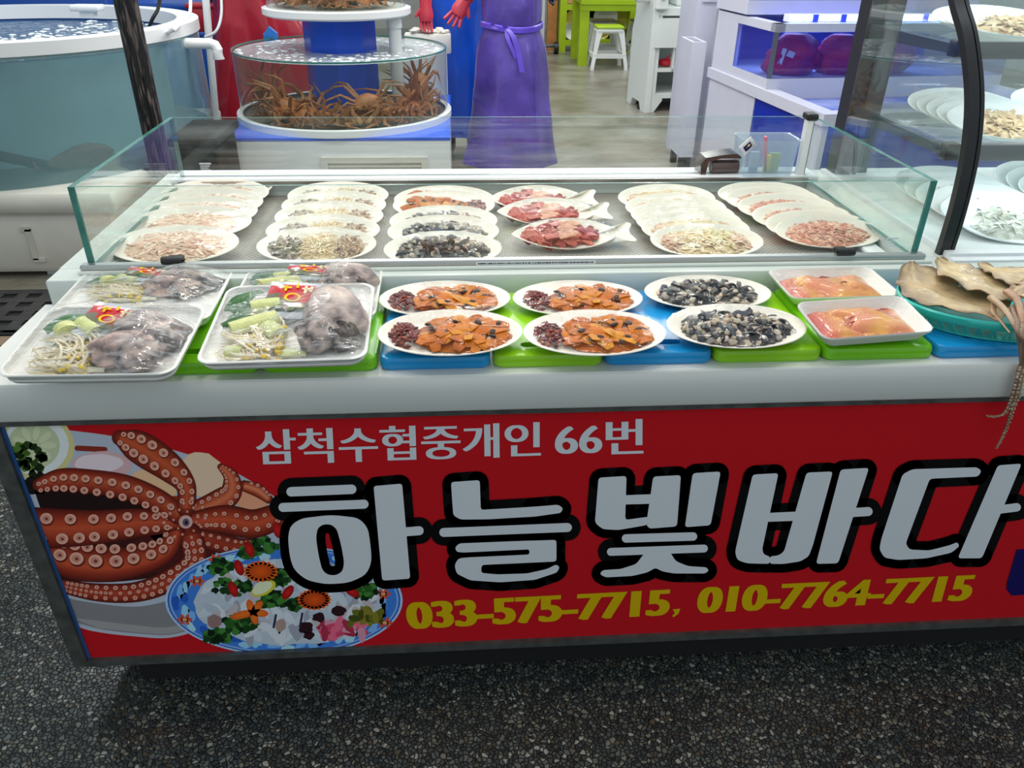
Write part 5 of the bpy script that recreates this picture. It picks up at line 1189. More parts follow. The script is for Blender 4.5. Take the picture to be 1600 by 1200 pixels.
b = MB(); b.box((q.x-0.035, q.y-0.03, zt), (q.x+0.035, q.y+0.03, zt+0.03)); b.box((q.x-0.075, q.y-0.05, zt+0.03), (q.x+0.075, q.y+0.05, zt+0.06), bev=0.006); tb(b, 'lid_clip', M['white'])
q = AY(322, 68, 3.3)
b = MB(); e_ = AY(338, 68, 3.3).x; b.tube([(TC[0]+TR-0.02, 3.3, q.z), (e_-0.03, 3.3, q.z), (e_-0.008, 3.3, q.z-0.008), (e_, 3.3, q.z-0.03), (e_, 3.3, q.z-0.075)], [0.026, 0.026, 0.027, 0.028, 0.03], n=16); tb(b, 'outlet_pipe', M['white'])
def cable(name, label, pts, r, m, cat='cable'):
    b = MB(); b.tube(spline([tuple(p) for p in pts], 8), r, n=8); return tag(b.build(name, m, None), label, cat)
cable('air_hose', 'black air hose running down into the round tank', [AY(252, -30, 3.8), AY(248, 10, 3.75), AY(238, 30, 3.72), AZ(231, 48, zt-0.078)], 0.010, M['black'], 'hose')
cable('air_hose', 'white looped air hose at the right edge of the round tank', [AZ(252, 54, zt-0.07), AZ(272, 46, zt+0.01), AY(284, 35, 3.5), AY(297, 18, 3.6), AY(296, -30, 3.7)], 0.009, M['white'], 'hose')
cable('drain_pipe', 'thin white upright pipe behind the round tank', [AY(338, 190, 4.05), AY(330, 100, 4.05), AY(324, 30, 4.05), AY(320, -20, 4.05)], 0.022, M['white'], 'pipe')
cable('grey_hose', 'thin pale hose curving beside the red apron', [AY(320, 58, 4.0), AY(338, 48, 4.0), AY(346, 20, 4.05), AY(344, -25, 4.1)], 0.008, M['white'], 'hose')
# fish and pipe inside the tank wall
q = AY(126, 248, 2.62)
b = MB(); C = [(-0.17, 0), (-0.12, 0.01), (-0.05, 0.035), (0.02, 0.05), (0.08, 0.042), (0.12, 0.02), (0.135, 0.004)]
rings = []
for x, r in [(-0.20, 0.030), (-0.15, 0.010), (-0.09, 0.034), (-0.02, 0.056), (0.06, 0.058), (0.12, 0.036), (0.15, 0.008)]:
    rings.append([b.vert((x, 0.45*r*math.cos(2*PI*k/12), r*math.sin(2*PI*k/12))) for k in range(12)])
b.loft(rings, 0, lin((104, 66, 46))); b.face(rings[0][::-1], 0, lin((40, 70, 56))); b.face(rings[-1], 0, lin((104, 66, 46)))
fsh = b.build('fish', M['crab'], None); fsh.location = AY(126, 246, 2.665); fsh.rotation_euler = (0, -0.1, 0.55); tag(fsh, 'brown fish swimming near the glass of the round tank', 'fish')
b = MB(); b.tube([AY(-60, 238, 2.64), AY(0, 244, 2.58), AY(60, 256, 2.58), AY(108, 266, 2.66)], 0.024, n=12); o = b.build('tank_pipe', M['black_soft'], None); tag(o, 'dark pipe lying inside the round tank near its bottom', 'pipe')
# blue containers and red basket behind
blue = mat('blue_plastic', (16, 78, 172), 0.3, var=0.15, vscale=2)
def tub(name, label, x0, x1, y0, y1, z0, z1, m, cat='container', lip=0.02):
    b = MB(); b.box((x0, y0, z0), (x1, y1, z1-0.04), bev=0.02); b.box((x0-lip, y0-lip, z1-0.05), (x1+lip, y1+lip, z1), bev=0.01); return tag(b.build(name, m, None), label, cat)
yb = 5.2; q0, q1 = AY(-80, 22, yb), AY(172, 22, yb)
tub('blue_tank', 'blue tank wall behind the round fish tank', q0.x, q1.x, yb, yb+1.0, 0, 1.32, blue, 'tank')
q0, q1 = AY(182, 14, yb), AY(318, 14, yb)
tub('blue_tank', 'lower blue tank behind the black air hose', q0.x+0.02, q1.x, yb, yb+1.0, 0, AY(250, 5, yb).z, blue, 'tank')
q0, q1 = AY(294, 14, 5.0), AY(321, 14, 5.0); zz0 = AY(300, 45, 5.0).z
b = MB(); b.box((q0.x+0.01, 5.0, zz0-0.02), (q1.x+0.04, 5.14, zz0+0.14), bev=0.01); b.box((q0.x-0.02, 4.99, zz0+0.13), (q1.x+0.06, 5.15, zz0+0.16), bev=0.008); o = b.build('red_basket', mat('red_plastic', (186, 32, 46), 0.35), None); tag(o, 'small red plastic basket on the blue box behind the round tank', 'basket')
tub('blue_box', 'blue box under the red basket', q0.x-0.05, q1.x+0.05, 4.99, 5.17, 0, zz0-0.02, blue, 'box', 0.0)
q = AY(338, 30, 5.1)
b = MB(); b.box((q.x-0.055, 5.1, 0), (q.x+0.16, 5.16, 1.6)); o = b.build('dark_panel', M['black_soft'], None); tag(o, 'dark upright panel behind the red apron', 'panel')
q0, q1 = AZ(283, 262, 0.12), AZ(350, 262, 0.12)
b = MB(); x0, x1 = AY(272, 235, 2.7).x, AY(338, 235, 2.7).x
b.box((x0, 2.7, 0.0), (x1, 3.09, 0.58), bev=0.02); b.box((x0-0.02, 2.68, 0.56), (x1+0.02, 3.11, 0.60), bev=0.01); o = b.build('dark_area_crate', mat('dark_area_crate', (22, 22, 24), 0.8, var=0.3, vscale=6), None); tag(o, 'black crate added over the dark area between the pole and crab tank', 'crate')  # crate added to stand in for shadowed floor and a black thing

# ================================================================== TWO-TIER CRAB TANK
KC = (-0.655, 3.74); KR = 0.605
ct = thing('crab_tank', 'two-tier round clear tank full of snow crabs on a blue-topped white base', 'crab tank', (KC[0], KC[1], 0))
def kb(b, name, m, sm=True, label=None):
    o = b.build(name, m, ct, sm, label=label); o.location = -ct.location; return o
b = MB(); b.box((-1.267, 3.13, 0.03), (-0.037, 4.36, 0.485)); kb(b, 'base_cabinet', M['white'], False)
b = MB(); b.box((-1.27, 3.127, 0.485), (-0.034, 4.363, 0.50)); kb(b, 'base_top', mat('base_blue', (44, 100, 226), 0.2, var=0.15, vscale=3), False)
b = MB(); b.box((-1.2, 3.2, 0), (-0.1, 4.3, 0.03)); kb(b, 'base_foot', M['black_soft'], False)
v0, v1 = AY(501, 246, 3.12), AY(668, 246, 3.12); vt = v0.z; vb = vt-0.20
b = MB(); b.box((v0.x, 3.112, vb), (v0.x+0.035, 3.131, vt)); b.box((v1.x-0.035, 3.112, vb), (v1.x, 3.131, vt)); b.box((v0.x+0.035, 3.112, vt-0.03), (v1.x-0.035, 3.131, vt)); b.box((v0.x+0.035, 3.112, vb), (v1.x-0.035, 3.131, vb+0.03)); b.box((v0.x+0.035, 3.127, vb+0.03), (v1.x-0.035, 3.131, vt-0.03))
for k in range(6): b.obox(((v0.x+v1.x)/2, 3.122, vb+0.045+k*0.025), ((v1.x-v0.x)/2-0.036, 0.003, 0.009), (0.6, 0, 0))
kb(b, 'vent_grille', mat('vent_cream', (220, 218, 208), 0.4), False)
b = MB(); b.lathe([(KR-0.05, 0.50), (KR+0.022, 0.50), (KR+0.022, 0.535), (KR+0.004, 0.54), (KR-0.012, 0.535)], KC, 96); kb(b, 'base_ring', M['white'])
crab_water = clear('crab_water_wall', (0.90, 0.94, 0.90), 1.40, 0.02, body=0.10, body_col=(128, 138, 122))
b = MB(); b.lathe([(KR, 0.53), (KR, 0.875)], KC, 96); kb(b, 'lower_wall', crab_water)
b = MB(); b.lathe([(KR-0.006, 0.868), (KR-0.006, 0.876), (KR+0.003, 0.876), (KR+0.003, 0.868)], KC, 96, closed=True); kb(b, 'wall_lip', M['glass_edge'])
b = MB(); b.lathe([(0.19, 0.862), (KR-0.008, 0.862)], KC, 96); kb(b, 'water', clear('bubbly_surface', (0.9, 0.95, 0.95), 1.33, 0.05, bump=0.9, bscale=30, body=0.30, body_col=(205, 215, 220), smear_sheen=0.3))
b = MB()
for k in range(240):
    t = rnd.random()*2*PI; r = rnd.uniform(0.25, KR-0.03); s_ = rnd.uniform(0.004, 0.013)
    if math.sin(t) > 0.75 and rnd.random() < 0.5: continue
    b.ell((KC[0]+r*math.cos(t), KC[1]+r*math.sin(t), 0.8635), (s_*1.6, s_, 0.004), 0, (1, 1, 1), None, 7, 4)
o = kb(b, 'water_bubbles', wp); o['kind'] = 'stuff'
b = MB(); b.cyl(KC, 0.595, 0.505, 0.515, 96); kb(b, 'tank_floor', mat('crab_floor', (118, 108, 92), 0.5, var=0.3, vscale=8))
colb = mat('column_blue', (18, 80, 214), 0.22, var=0.15, vscale=4)
b = MB(); b.cyl(KC, 0.205, 0.515, 1.045, 8); kb(b, 'column', colb, False)
b = MB(); b.lathe([(0.05, 1.045), (0.395, 1.045), (0.412, 1.055), (0.412, 1.085), (0.395, 1.09), (0.05, 1.09)], KC, 96); kb(b, 'upper_base', M['white'])
b = MB(); b.lathe([(0.385, 1.09), (0.385, 1.50)], KC, 96); kb(b, 'upper_wall', crab_water)
b = MB(); b.lathe([(0.375, 1.50), (0.395, 1.50), (0.395, 1.52), (0.375, 1.52)], KC, 96, closed=True); kb(b, 'upper_rim', M['white'])
b = MB(); b.lathe([(0.01, 1.46), (0.38, 1.46)], KC, 64); kb(b, 'upper_water', M['water'])
b = MB(); b.cyl(KC, 0.12, 1.09, 1.5, 24); kb(b, 'upper_column', mat('dark_column', (96, 92, 84), 0.5))
q = AY(617, 60, KC[1]-0.15)
b = MB(); b.tube([(q.x, KC[1]-0.12, 1.045), (q.x, KC[1]-0.12, 0.99)], 0.042, n=20); b.tube([(q.x, KC[1]-0.12, 0.99), (q.x, KC[1]-0.12, 0.60)], 0.036, n=20); kb(b, 'overflow_pipe', mat('pipe_grey', (206, 210, 212), 0.25))
q = AZ(424, 62, 0.862)
b = MB(); b.box((q.x-0.04, q.y-0.03, 0.855), (q.x+0.04, q.y+0.03, 0.90)); b.obox((q.x, q.y, 0.895), (0.03, 0.02, 0.03), (0, 0.7, 0)); o = b.build('blue_float', mat('float_blue', (44, 126, 206), 0.3), None, False); tag(o, 'small blue float standing on the water of the crab tank', 'float')
def crab_mesh(seed):
    r_ = random.Random(seed); b = MB(); c0 = r_.choice([(196, 122, 66), (180, 108, 58), (206, 134, 84), (172, 112, 68)]); c1 = tuple(int(v*0.9) for v in c0)
    rings = []; n = 22                                       # carapace: rounded triangle, domed, with bumps
    for s, z_ in ((0.15, 0.033), (0.5, 0.030), (0.8, 0.020), (1.0, 0.004), (0.93, -0.010), (0.6, -0.018), (0.2, -0.020)):
        ring = []
        for k in range(n):
            t = 2*PI*k/n; rx = 0.060*(1-0.18*math.sin(t)); ry = 0.055*(1-0.12*abs(math.sin(t)))
            bump_ = 1+0.04*math.sin(5*t)+0.03*r_.random(); ring.append(b.vert((rx*s*math.cos(t)*bump_, ry*s*math.sin(t)*bump_, z_+0.003*r_.random())))
        rings.append(ring)
    b.loft(rings, 0, jc(c0, 0.08)); b.face(rings[0][::-1], 0, jc(c0, 0.08)); b.face(rings[-1], 0, jc((206, 170, 130), 0.08))
    for s_ in (-1, 1):
        for k in range(4):                                   # walking legs: long, flat, jointed
            a = math.radians(-28+k*24+r_.uniform(-7, 7)); d = Vector((s_*math.cos(a), math.sin(a), 0)); L = 1.0-0.1*abs(k-1.5)+r_.uniform(-.08, .08); up = r_.uniform(0.02, 0.06)
            P = [d*0.048, d*(0.048+0.075*L)+Vector((0, 0, up)), d*(0.048+0.135*L)+Vector((0, 0.012*r_.uniform(-1, 1), up*0.55)), d*(0.048+0.20*L)+Vector((0, 0.02*r_.uniform(-1, 1), -0.02))]
            b.tube([P[0], P[0].lerp(P[1], .5), P[1], P[1].lerp(P[2], .1), P[2], P[2].lerp(P[3], .1), P[3]], [0.0085, 0.0095, 0.0072, 0.0068, 0.0060, 0.0055, 0.0015], 0, jc(c1, 0.1), 7, True, 0.6)
        d = Vector((s_*0.55, -0.83, 0)); P = [d*0.045, d*0.085+Vector((s_*0.02, 0, 0.012)), Vector((s_*0.062, -0.105, 0.0)), Vector((s_*0.036, -0.135, -0.012))]
        b.tube(P, [0.009, 0.010, 0.010, 0.011], 0, jc(c0, 0.08), 8)                     # claw arm and pincer
        b.tube([P[3], P[3]+Vector((-s_*0.012, -0.018, -0.006)), P[3]+Vector((-s_*0.026, -0.030, -0.012))], [0.010, 0.007, 0.0015], 0, jc((216, 160, 110), 0.08), 7)
        b.tube([P[3], P[3]+Vector((-s_*0.004, -0.022, -0.010)), P[3]+Vector((-s_*0.018, -0.038, -0.016))], [0.008, 0.0045, 0.0012], 0, jc((216, 160, 110), 0.08), 7)
        b.tube([(s_*0.012, -0.052, 0.012), (s_*0.014, -0.062, 0.016)], [0.003, 0.004], 0, lin((30, 24, 22)), 6)
    return b.mesh('crab', M['crab'])
CM = [crab_mesh(k) for k in range(6)]
WHERE = ['beside the blue column', 'against the clear wall', 'on top of the heap', 'half buried in the heap', 'with its legs folded up', 'near the overflow pipe']
def crab(i, x, y, z_, rot, sc, label, grp):
    # legs fold against the tank wall, the column and the floor instead of passing through them
    from mathutils import Euler
    me = CM[i % 6].copy(); R_ = Euler(rot).to_matrix(); c = Vector((x, y, z_)); up_ = z_ > 1.0
    rmax, rmin, zlo, zhi = (0.365, 0.135, 1.097, 1.44) if up_ else (0.575, 0.225, 0.524, 0.85)
    for v in me.vertices:
        p = c+R_ @ (v.co*sc); d = Vector((p.x-KC[0], p.y-KC[1])); r = d.length
        if r > rmax-0.06: k_ = rmax-0.06*math.exp(-(r-rmax+0.06)/0.06); p.z += (r-k_)*0.22; p.x = KC[0]+d.x/r*k_; p.y = KC[1]+d.y/r*k_
        if r < rmin: p.x = KC[0]+d.x/max(r, 1e-4)*rmin; p.y = KC[1]+d.y/max(r, 1e-4)*rmin
        p.z = min(zhi, max(zlo, p.z) if p.z > zlo+0.03 else zlo+0.03*math.exp((p.z-zlo-0.03)/0.05)); v.co = p-c
    o = obj_from('snow_crab', me); o.location = c; tag(o, label, 'crab', grp)
q = AY(575, 158, KC[1]-0.46)
crab(0, q.x, KC[1]-0.47, q.z-0.005, (0.45, 0, 0.05), 1.18, 'orange snow crab facing out with both claws hanging down, in front of the blue column', 'snow crabs in the lower tank')
lower = [(395, 165, 0.44, (0.3, 1.0, 0.8)), (420, 182, 0.42, (0.2, 0.3, 1.9)), (452, 175, 0.45, (0.5, 0.2, 2.6)), (482, 180, 0.50, (0.4, -0.4, 1.2)), (510, 188, 0.51, (0.9, 0.3, 2.2)), (440, 190, 0.50, (0.2, 0.1, 0.5)), (540, 186, 0.48, (0.6, 0.2, 3.6)),
         (610, 178, 0.46, (0.5, 0.4, 0.6)), (598, 190, 0.50, (0.3, -0.1, 2.9)), (640, 172, 0.44, (0.4, -0.8, 0.9)), (668, 160, 0.36, (0.4, -1.2, 1.6)), (660, 182, 0.38, (0.2, -0.3, 4.0)), (470, 192, 0.47, (0.3, 0.1, 5.0)), (560, 192, 0.52, (0.2, 0.0, 0.3)), (672, 130, 0.30, (0.3, -1.3, 1.2)), (632, 190, 0.46, (0.1, 0.2, 5.4)), (385, 150, 0.30, (0.2, 1.2, 2.4)), (402, 186, 0.46, (0.3, 0.4, 1.1)), (430, 198, 0.53, (0.2, 0.0, 4.2)), (500, 200, 0.54, (0.3, 0.1, 1.7)), (535, 202, 0.54, (0.2, 0.2, 3.1)), (585, 203, 0.54, (0.4, 0.0, 5.6)), (625, 200, 0.54, (0.3, 0.2, 2.3)), (658, 194, 0.48, (0.3, -0.2, 0.9)), (676, 180, 0.42, (0.5, -0.9, 3.3)), (455, 165, 0.40, (0.6, 0.5, 0.2)), (640, 150, 0.42, (0.7, -0.7, 5.1))]
for k, (px, py, rad, rot) in enumerate(lower):
    # on the ring of radius rad in front of the tank's axis: solve for the depth
    y = KC[1]-rad
    for _ in range(12):
        q = AY(px, py, y); dx = q.x-KC[0]; lim = 0.47; y = KC[1]-math.sqrt(max(0.0, min(rad, lim)**2-dx*dx)) if abs(dx) < min(rad, lim) else KC[1]
    q = AY(px, py, y); dx = max(-0.44, min(0.44, q.x-KC[0]))
    crab(k+1, KC[0]+dx, y, max(0.555, q.z-0.01), rot, 1.2, 'brown snow crab piled in the lower crab tank', 'snow crabs in the lower tank heap')
for k in range(24):
    t = -PI*0.5+(k % 8-3.5)*0.40; r = 0.25+0.03*(k % 3); z_ = 1.125+(k//8)*0.07+0.02*(k % 2)
    crab(k, KC[0]+r*math.cos(t), KC[1]+r*math.sin(t), z_, (rnd.uniform(0, 0.9), rnd.uniform(-.5, .5), t+PI/2+rnd.uniform(-1.3, 1.3)), 0.98, 'brown snow crab packed in the upper crab tank', 'snow crabs in the upper tank')

# ================================================================== PEOPLE
def skin_body(joints, edges, rad):
    me = bpy.data.meshes.new('body'); keys = list(joints); me.from_pydata([joints[k] for k in keys], [(keys.index(a), keys.index(c)) for a, c in edges], [])
    o = bpy.data.objects.new('body', me); COL.objects.link(o); m = o.modifiers.new('skin', 'SKIN'); m.use_smooth_shade = True
    for i, k in enumerate(keys):
        sv = me.skin_vertices[0].data[i]; r = rad[k]; sv.radius = r if hasattr(r, '__len__') else (r, r); sv.use_root = (k == 'pelvis')
    s_ = o.modifiers.new('sub', 'SUBSURF'); s_.levels = s_.render_levels = 2
    dg = bpy.context.evaluated_depsgraph_get(); out = bpy.data.meshes.new_from_object(o.evaluated_get(dg)); bpy.data.objects.remove(o); return out
def person(label, loc, rz, body_m, wrists, elbows, lean=0.0, h=1.62):
    k = h/1.62; root = thing('person', label, 'person', loc, (0, 0, rz))
    J = dict(pelvis=(0, 0, 0.92), spine=(0, 0.005, 1.08), chest=(0, 0.0-lean*0.5, 1.26), neckb=(0, -lean, 1.38), neck=(0, -lean-0.01, 1.44), nape=(0, -lean-0.015, 1.50))
    R_ = dict(pelvis=(0.15, 0.10), spine=(0.135, 0.095), chest=(0.155, 0.105), neckb=(0.085, 0.065), neck=0.060, nape=0.058); E_ = [('pelvis', 'spine'), ('spine', 'chest'), ('chest', 'neckb'), ('neckb', 'neck'), ('neck', 'nape')]
    for s_, n in ((-1, 'a'), (1, 'b')):
        w, e = wrists[(s_+1)//2], elbows[(s_+1)//2]
        J.update({'sh'+n: (s_*0.165, -lean, 1.335), 'el'+n: e, 'wr'+n: w, 'hip'+n: (s_*0.09, 0, 0.84), 'kn'+n: (s_*0.10, -0.02, 0.48), 'an'+n: (s_*0.10, 0.03, 0.09), 'to'+n: (s_*0.115, -0.12, 0.045)})
        R_.update({'sh'+n: 0.062, 'el'+n: 0.043, 'wr'+n: 0.028, 'hip'+n: 0.085, 'kn'+n: 0.056, 'an'+n: 0.038, 'to'+n: (0.042, 0.035)})
        E_ += [('chest', 'sh'+n), ('sh'+n, 'el'+n), ('el'+n, 'wr'+n), ('pelvis', 'hip'+n), ('hip'+n, 'kn'+n), ('kn'+n, 'an'+n), ('an'+n, 'to'+n)]
    me = skin_body(J, E_, R_); b = MB()
    for v in me.vertices: b.vert(v.co)
    for p in me.polygons: b.face(list(p.vertices), 0)
    # head with brow, nose, mouth and ears, grown in the same mesh
    hc = Vector((0, -lean-0.03, 1.60)); nu, nv = 32, 24; rings = []
    for j in range(1, nv):
        t = PI*j/nv; ring = []
        for i in range(nu):
            p = 2*PI*i/nu; d = Vector((math.sin(t)*math.cos(p), math.sin(t)*math.sin(p), math.cos(t))); r = Vector((0.080*d.x, 0.098*d.y, 0.120*d.z))
            if d.z < -0.2: r.x *= 1+0.35*(d.z+0.2); r.y *= 1+0.18*(d.z+0.2)
            if d.y < 0:
                f = math.exp(-((d.x/0.16)**2)); r.y -= f*(0.020*math.exp(-((d.z+0.22)/0.13)**2)+0.006*math.exp(-((d.z+0.52)/0.07)**2)-0.004*math.exp(-((d.z+0.42)/0.04)**2))
                r.y += 0.008*math.exp(-((abs(d.x)-0.36)/0.16)**2-((d.z-0.02)/0.12)**2)
            ear = math.exp(-((abs(d.x)-0.98)/0.05)**2-((d.z+0.05)/0.2)**2); r.x *= 1+0.22*ear
            ring.append(b.vert(hc+r))
        rings.append(ring)
    top = b.vert(hc+Vector((0, 0, 0.115))); bot = b.vert(hc-Vector((0, 0, 0.105))); b.loft(rings[::-1], 1)
    for i in range(nu): b.face((top, rings[0][i], rings[0][(i+1) % nu]), 1); b.face((bot, rings[-1][(i+1) % nu], rings[-1][i]), 1)
    for s_ in (-1, 1): b.ell(hc+Vector((s_*0.03, -0.078, 0.004)), (0.012, 0.008, 0.007), 2, (1, 1, 1), None, 10, 6)
    b.build('body', [body_m, mat('skin', (206, 160, 132), 0.5, sss=0.1), mat('eye', (30, 24, 22), 0.2)], root)
    b = MB(); b.ell(hc+Vector((0, 0.016, 0.024)), (0.084, 0.096, 0.108), 0, (1, 1, 1), None, 20, 12)
    b.v = [Vector((v.x, max(v.y, -lean-0.03-0.070+max(0, 0.05-(v.z-hc.z))*1.5), v.z)) for v in b.v]; b.build('hair', mat('hair', (28, 22, 20), 0.6), root)
    return root
def glove(parent, wrist, direction, side, m, sc=1.0, spread=0.16):
    """palm, four bent fingers of unequal length, thumb from the palm's side, cuff"""
    d = Vector(direction).normalized(); n = Vector((0, -1, 0.2)); n = (n-d*n.dot(d)).normalized(); s_ = d.cross(n)*side; w = Vector(wrist); b = MB()
    P = [w-d*0.09*sc, w-d*0.04*sc, w, w+d*0.03*sc, w+d*0.06*sc, w+d*0.088*sc]; rr = [0.046, 0.040, 0.034, 0.040, 0.044, 0.036]
    rings = []
    for p, r in zip(P, rr): rings.append([b.vert(p+s_*r*sc*math.cos(2*PI*k/14)+n*r*sc*0.55*math.sin(2*PI*k/14)) for k in range(14)])
    b.loft(rings); b.face(rings[0][::-1]); b.face(rings[-1])
    for k, L in enumerate((0.058, 0.070, 0.074, 0.066)):
        o = (k-1.5); base = w+d*0.080*sc+s_*o*0.0185*sc; dd = (d+s_*o*spread).normalized()
        b.tube([base-dd*0.01*sc, base+dd*L*0.42*sc, base+dd*L*0.74*sc-n*(-0.006)*sc, base+dd*L*sc-n*(-0.016)*sc], [0.0098*sc, 0.0096*sc, 0.0090*sc, 0.0066*sc], n=9)
    tb_ = w+d*0.025*sc-s_*0.030*sc; td = (d*0.75-s_*0.65).normalized(); b.tube([tb_-td*0.01*sc, tb_+td*0.028*sc, tb_+td*0.052*sc+n*0.004*sc], [0.0125*sc, 0.0112*sc, 0.0076*sc], n=9)
    return b.build('glove', m, parent)
def apron(parent, prof, m, folds=9, amp=0.012, name='apron', cx=0.0, seed=0.0, wrap=2*PI):
    """prof: (z, half width, half depth, x shift)"""
    b = MB(); n = 72; rings = []; Pz = spline([tuple(p) for p in prof], 6)
    for z_, w, d, sx in Pz:
        u = (prof[0][0]-z_)/(prof[0][0]-prof[-1][0]); ring = []
        for k in range(n):
            t = 2*PI*k/n; q = 1+amp/0.2*u*(math.sin(folds*t+seed+2*u)+0.6*math.sin((folds*0.5+1)*t*1.0+seed*2))+0.035*noise.noise(Vector((math.cos(t)*2+seed, math.sin(t)*2, z_*7)))
            ring.append(b.vert((cx+sx+w*q*math.cos(t), d*q*math.sin(t), z_)))
        rings.append(ring)
    b.loft(rings)
    inner = [b.vert(Vector(b.v[i])*1.0+Vector((0, 0, 0.004))) for i in rings[-1]]
    return b.build(name, m, parent, True, 80)
dark_cloth = mat('dark_clothes', (34, 34, 40), 0.7); red_cloth = mat('red_sleeves', (196, 52, 72), 0.5); glove_red = mat('red_rubber', (200, 58, 78), 0.35, bump=0.2, bscale=30)
vin_blue = mat('blue_vinyl', (14, 84, 206), 0.2, var=0.2, vscale=4, bump=0.35, bscale=9, coat=0.3)
vin_purple = mat('purple_vinyl', (98, 78, 176), 0.22, c2=(62, 50, 122), vscale=3.5, bump=0.4, bscale=10, coat=0.3)
vin_red = mat('red_vinyl', (168, 24, 46), 0.2, var=0.35, vscale=3, bump=0.45, bscale=8, coat=0.4)
# purple
p_ = person('person in a long translucent purple apron tied at the waist, black glove raised', (0.36, 4.18, 0), 0.0, dark_cloth, [(-0.20, -0.10, 1.20), (0.215, -0.33, 1.15)], [(-0.30, 0.0, 1.10), (0.30, -0.06, 1.13)])
apron(p_, [(1.36, 0.155, 0.11, 0), (1.25, 0.185, 0.135, 0), (1.10, 0.19, 0.145, 0), (0.97, 0.188, 0.145, 0), (0.925, 0.186, 0.145, 0), (0.80, 0.225, 0.165, 0), (0.50, 0.255, 0.19, 0), (0.25, 0.285, 0.21, 0.0), (0.10, 0.325, 0.23, 0.0)], vin_purple, 7, 0.010, seed=1.3)
b = MB(); rings = []
for z_, e in ((0.965, 0.0), (0.958, 0.008), (0.932, 0.008), (0.925, 0.0)): rings.append([b.vert(((0.192+e)*math.cos(2*PI*k/48), (0.150+e)*math.sin(2*PI*k/48), z_+0.012*math.sin(4*PI*k/48+1))) for k in range(48)])
b.loft(rings)
for pts, w in (([(-0.04, -0.165, 0.945), (-0.09, -0.19, 0.985), (-0.13, -0.175, 0.96), (-0.09, -0.18, 0.94), (-0.04, -0.165, 0.94)], 0.014), ([(-0.04, -0.165, 0.945), (0.0, -0.195, 0.90), (0.035, -0.205, 0.80), (0.055, -0.215, 0.70)], 0.016), ([(-0.04, -0.165, 0.945), (-0.03, -0.19, 0.88), (0.02, -0.20, 0.78)], 0.013)):
    P = [Vector(q) for q in spline(pts, 5)]
    A = [b.vert(q+Vector((w, 0, 0.004))) for q in P]; B = [b.vert(q-Vector((w, 0, -0.004))) for q in P]; A2 = [b.vert(q+Vector((w, 0.003, 0.004))) for q in P]; B2 = [b.vert(q+Vector((-w, 0.003, 0.004))) for q in P]
    for i in range(len(P)-1): b.face((A[i], B[i], B[i+1], A[i+1])); b.face((A2[i], A2[i+1], B2[i+1], B2[i])); b.face((A[i], A[i+1], A2[i+1], A2[i])); b.face((B[i], B2[i], B2[i+1], B[i+1]))
b.build('waist_tie', mat('purple_tie', (98, 74, 200), 0.3), p_)
g_ = glove(p_, (0.215, -0.33, 1.15), (-0.05, -0.5, 0.10), 1, M['black'], 1.0); g_['label'] = 'black rubber glove'
b = MB()
for s_ in (-1, 1):
    b.tube([(s_*0.10, 0.03, 0.34), (s_*0.10, 0.03, 0.12), (s_*0.10, 0.0, 0.06), (s_*0.115, -0.12, 0.05), (s_*0.118, -0.17, 0.04)], [0.062, 0.056, 0.058, 0.052, 0.034], n=14)
b2 = b; b2.build('boots', mat('boot_grey', (186, 186, 190), 0.35), p_)
# blue
p_ = person('person in a shiny blue rubber apron and red rubber gloves', (0.035, 4.80, 0), 0.0, red_cloth, [(-0.205, -0.36, 1.075), (0.06, -0.45, 1.10)], [(-0.27, -0.05, 1.10), (0.27, -0.16, 1.14)])
apron(p_, [(1.36, 0.14, 0.12, 0), (1.25, 0.185, 0.15, 0), (1.05, 0.205, 0.17, 0.0), (0.90, 0.20, 0.18, 0.0), (0.6, 0.195, 0.19, 0.02), (0.30, 0.19, 0.20, 0.03), (0.16, 0.195, 0.21, 0.03)], vin_blue, 6, 0.008, seed=0.4)
glove(p_, (0.04, -0.46, 1.075), (-0.55, -0.2, -0.8), 1, glove_red, 1.18, 0.2); glove(p_, (-0.215, -0.36, 1.04), (0.0, -0.1, -1), -1, glove_red, 1.1, 0.05)
b = MB()
for s_ in (-1, 1): b.tube([(s_*0.10, 0.03, 0.36), (s_*0.10, 0.03, 0.12), (s_*0.10, 0.0, 0.06), (s_*0.115, -0.12, 0.05), (s_*0.118, -0.17, 0.04)], [0.064, 0.058, 0.058, 0.052, 0.034], n=14)
b.build('boots', mat('boot_brown', (70, 54, 44), 0.4), p_)
# red
p_ = person('person in a wide shiny red rubber apron and green boots behind the crab tank', (-1.36, 4.72, 0), 0.12, dark_cloth, [(-0.22, -0.2, 1.2), (0.22, -0.2, 1.2)], [(-0.28, 0.02, 1.1), (0.28, 0.02, 1.1)])
apron(p_, [(1.36, 0.15, 0.12, 0), (1.22, 0.21, 0.15, 0), (1.0, 0.26, 0.18, 0.02), (0.8, 0.31, 0.2, 0.05), (0.5, 0.34, 0.22, 0.03), (0.27, 0.36, 0.23, 0.0)], vin_red, 6, 0.042, seed=2.2)
b = MB()
for s_ in (-1, 1): b.tube([(s_*0.16, 0.03, 0.40), (s_*0.16, 0.03, 0.14), (s_*0.16, 0.0, 0.06), (s_*0.185, -0.12, 0.05), (s_*0.19, -0.17, 0.04)], [0.075, 0.066, 0.062, 0.056, 0.036], n=14)
b.build('boots', mat('boot_green', (12, 104, 72), 0.3), p_)
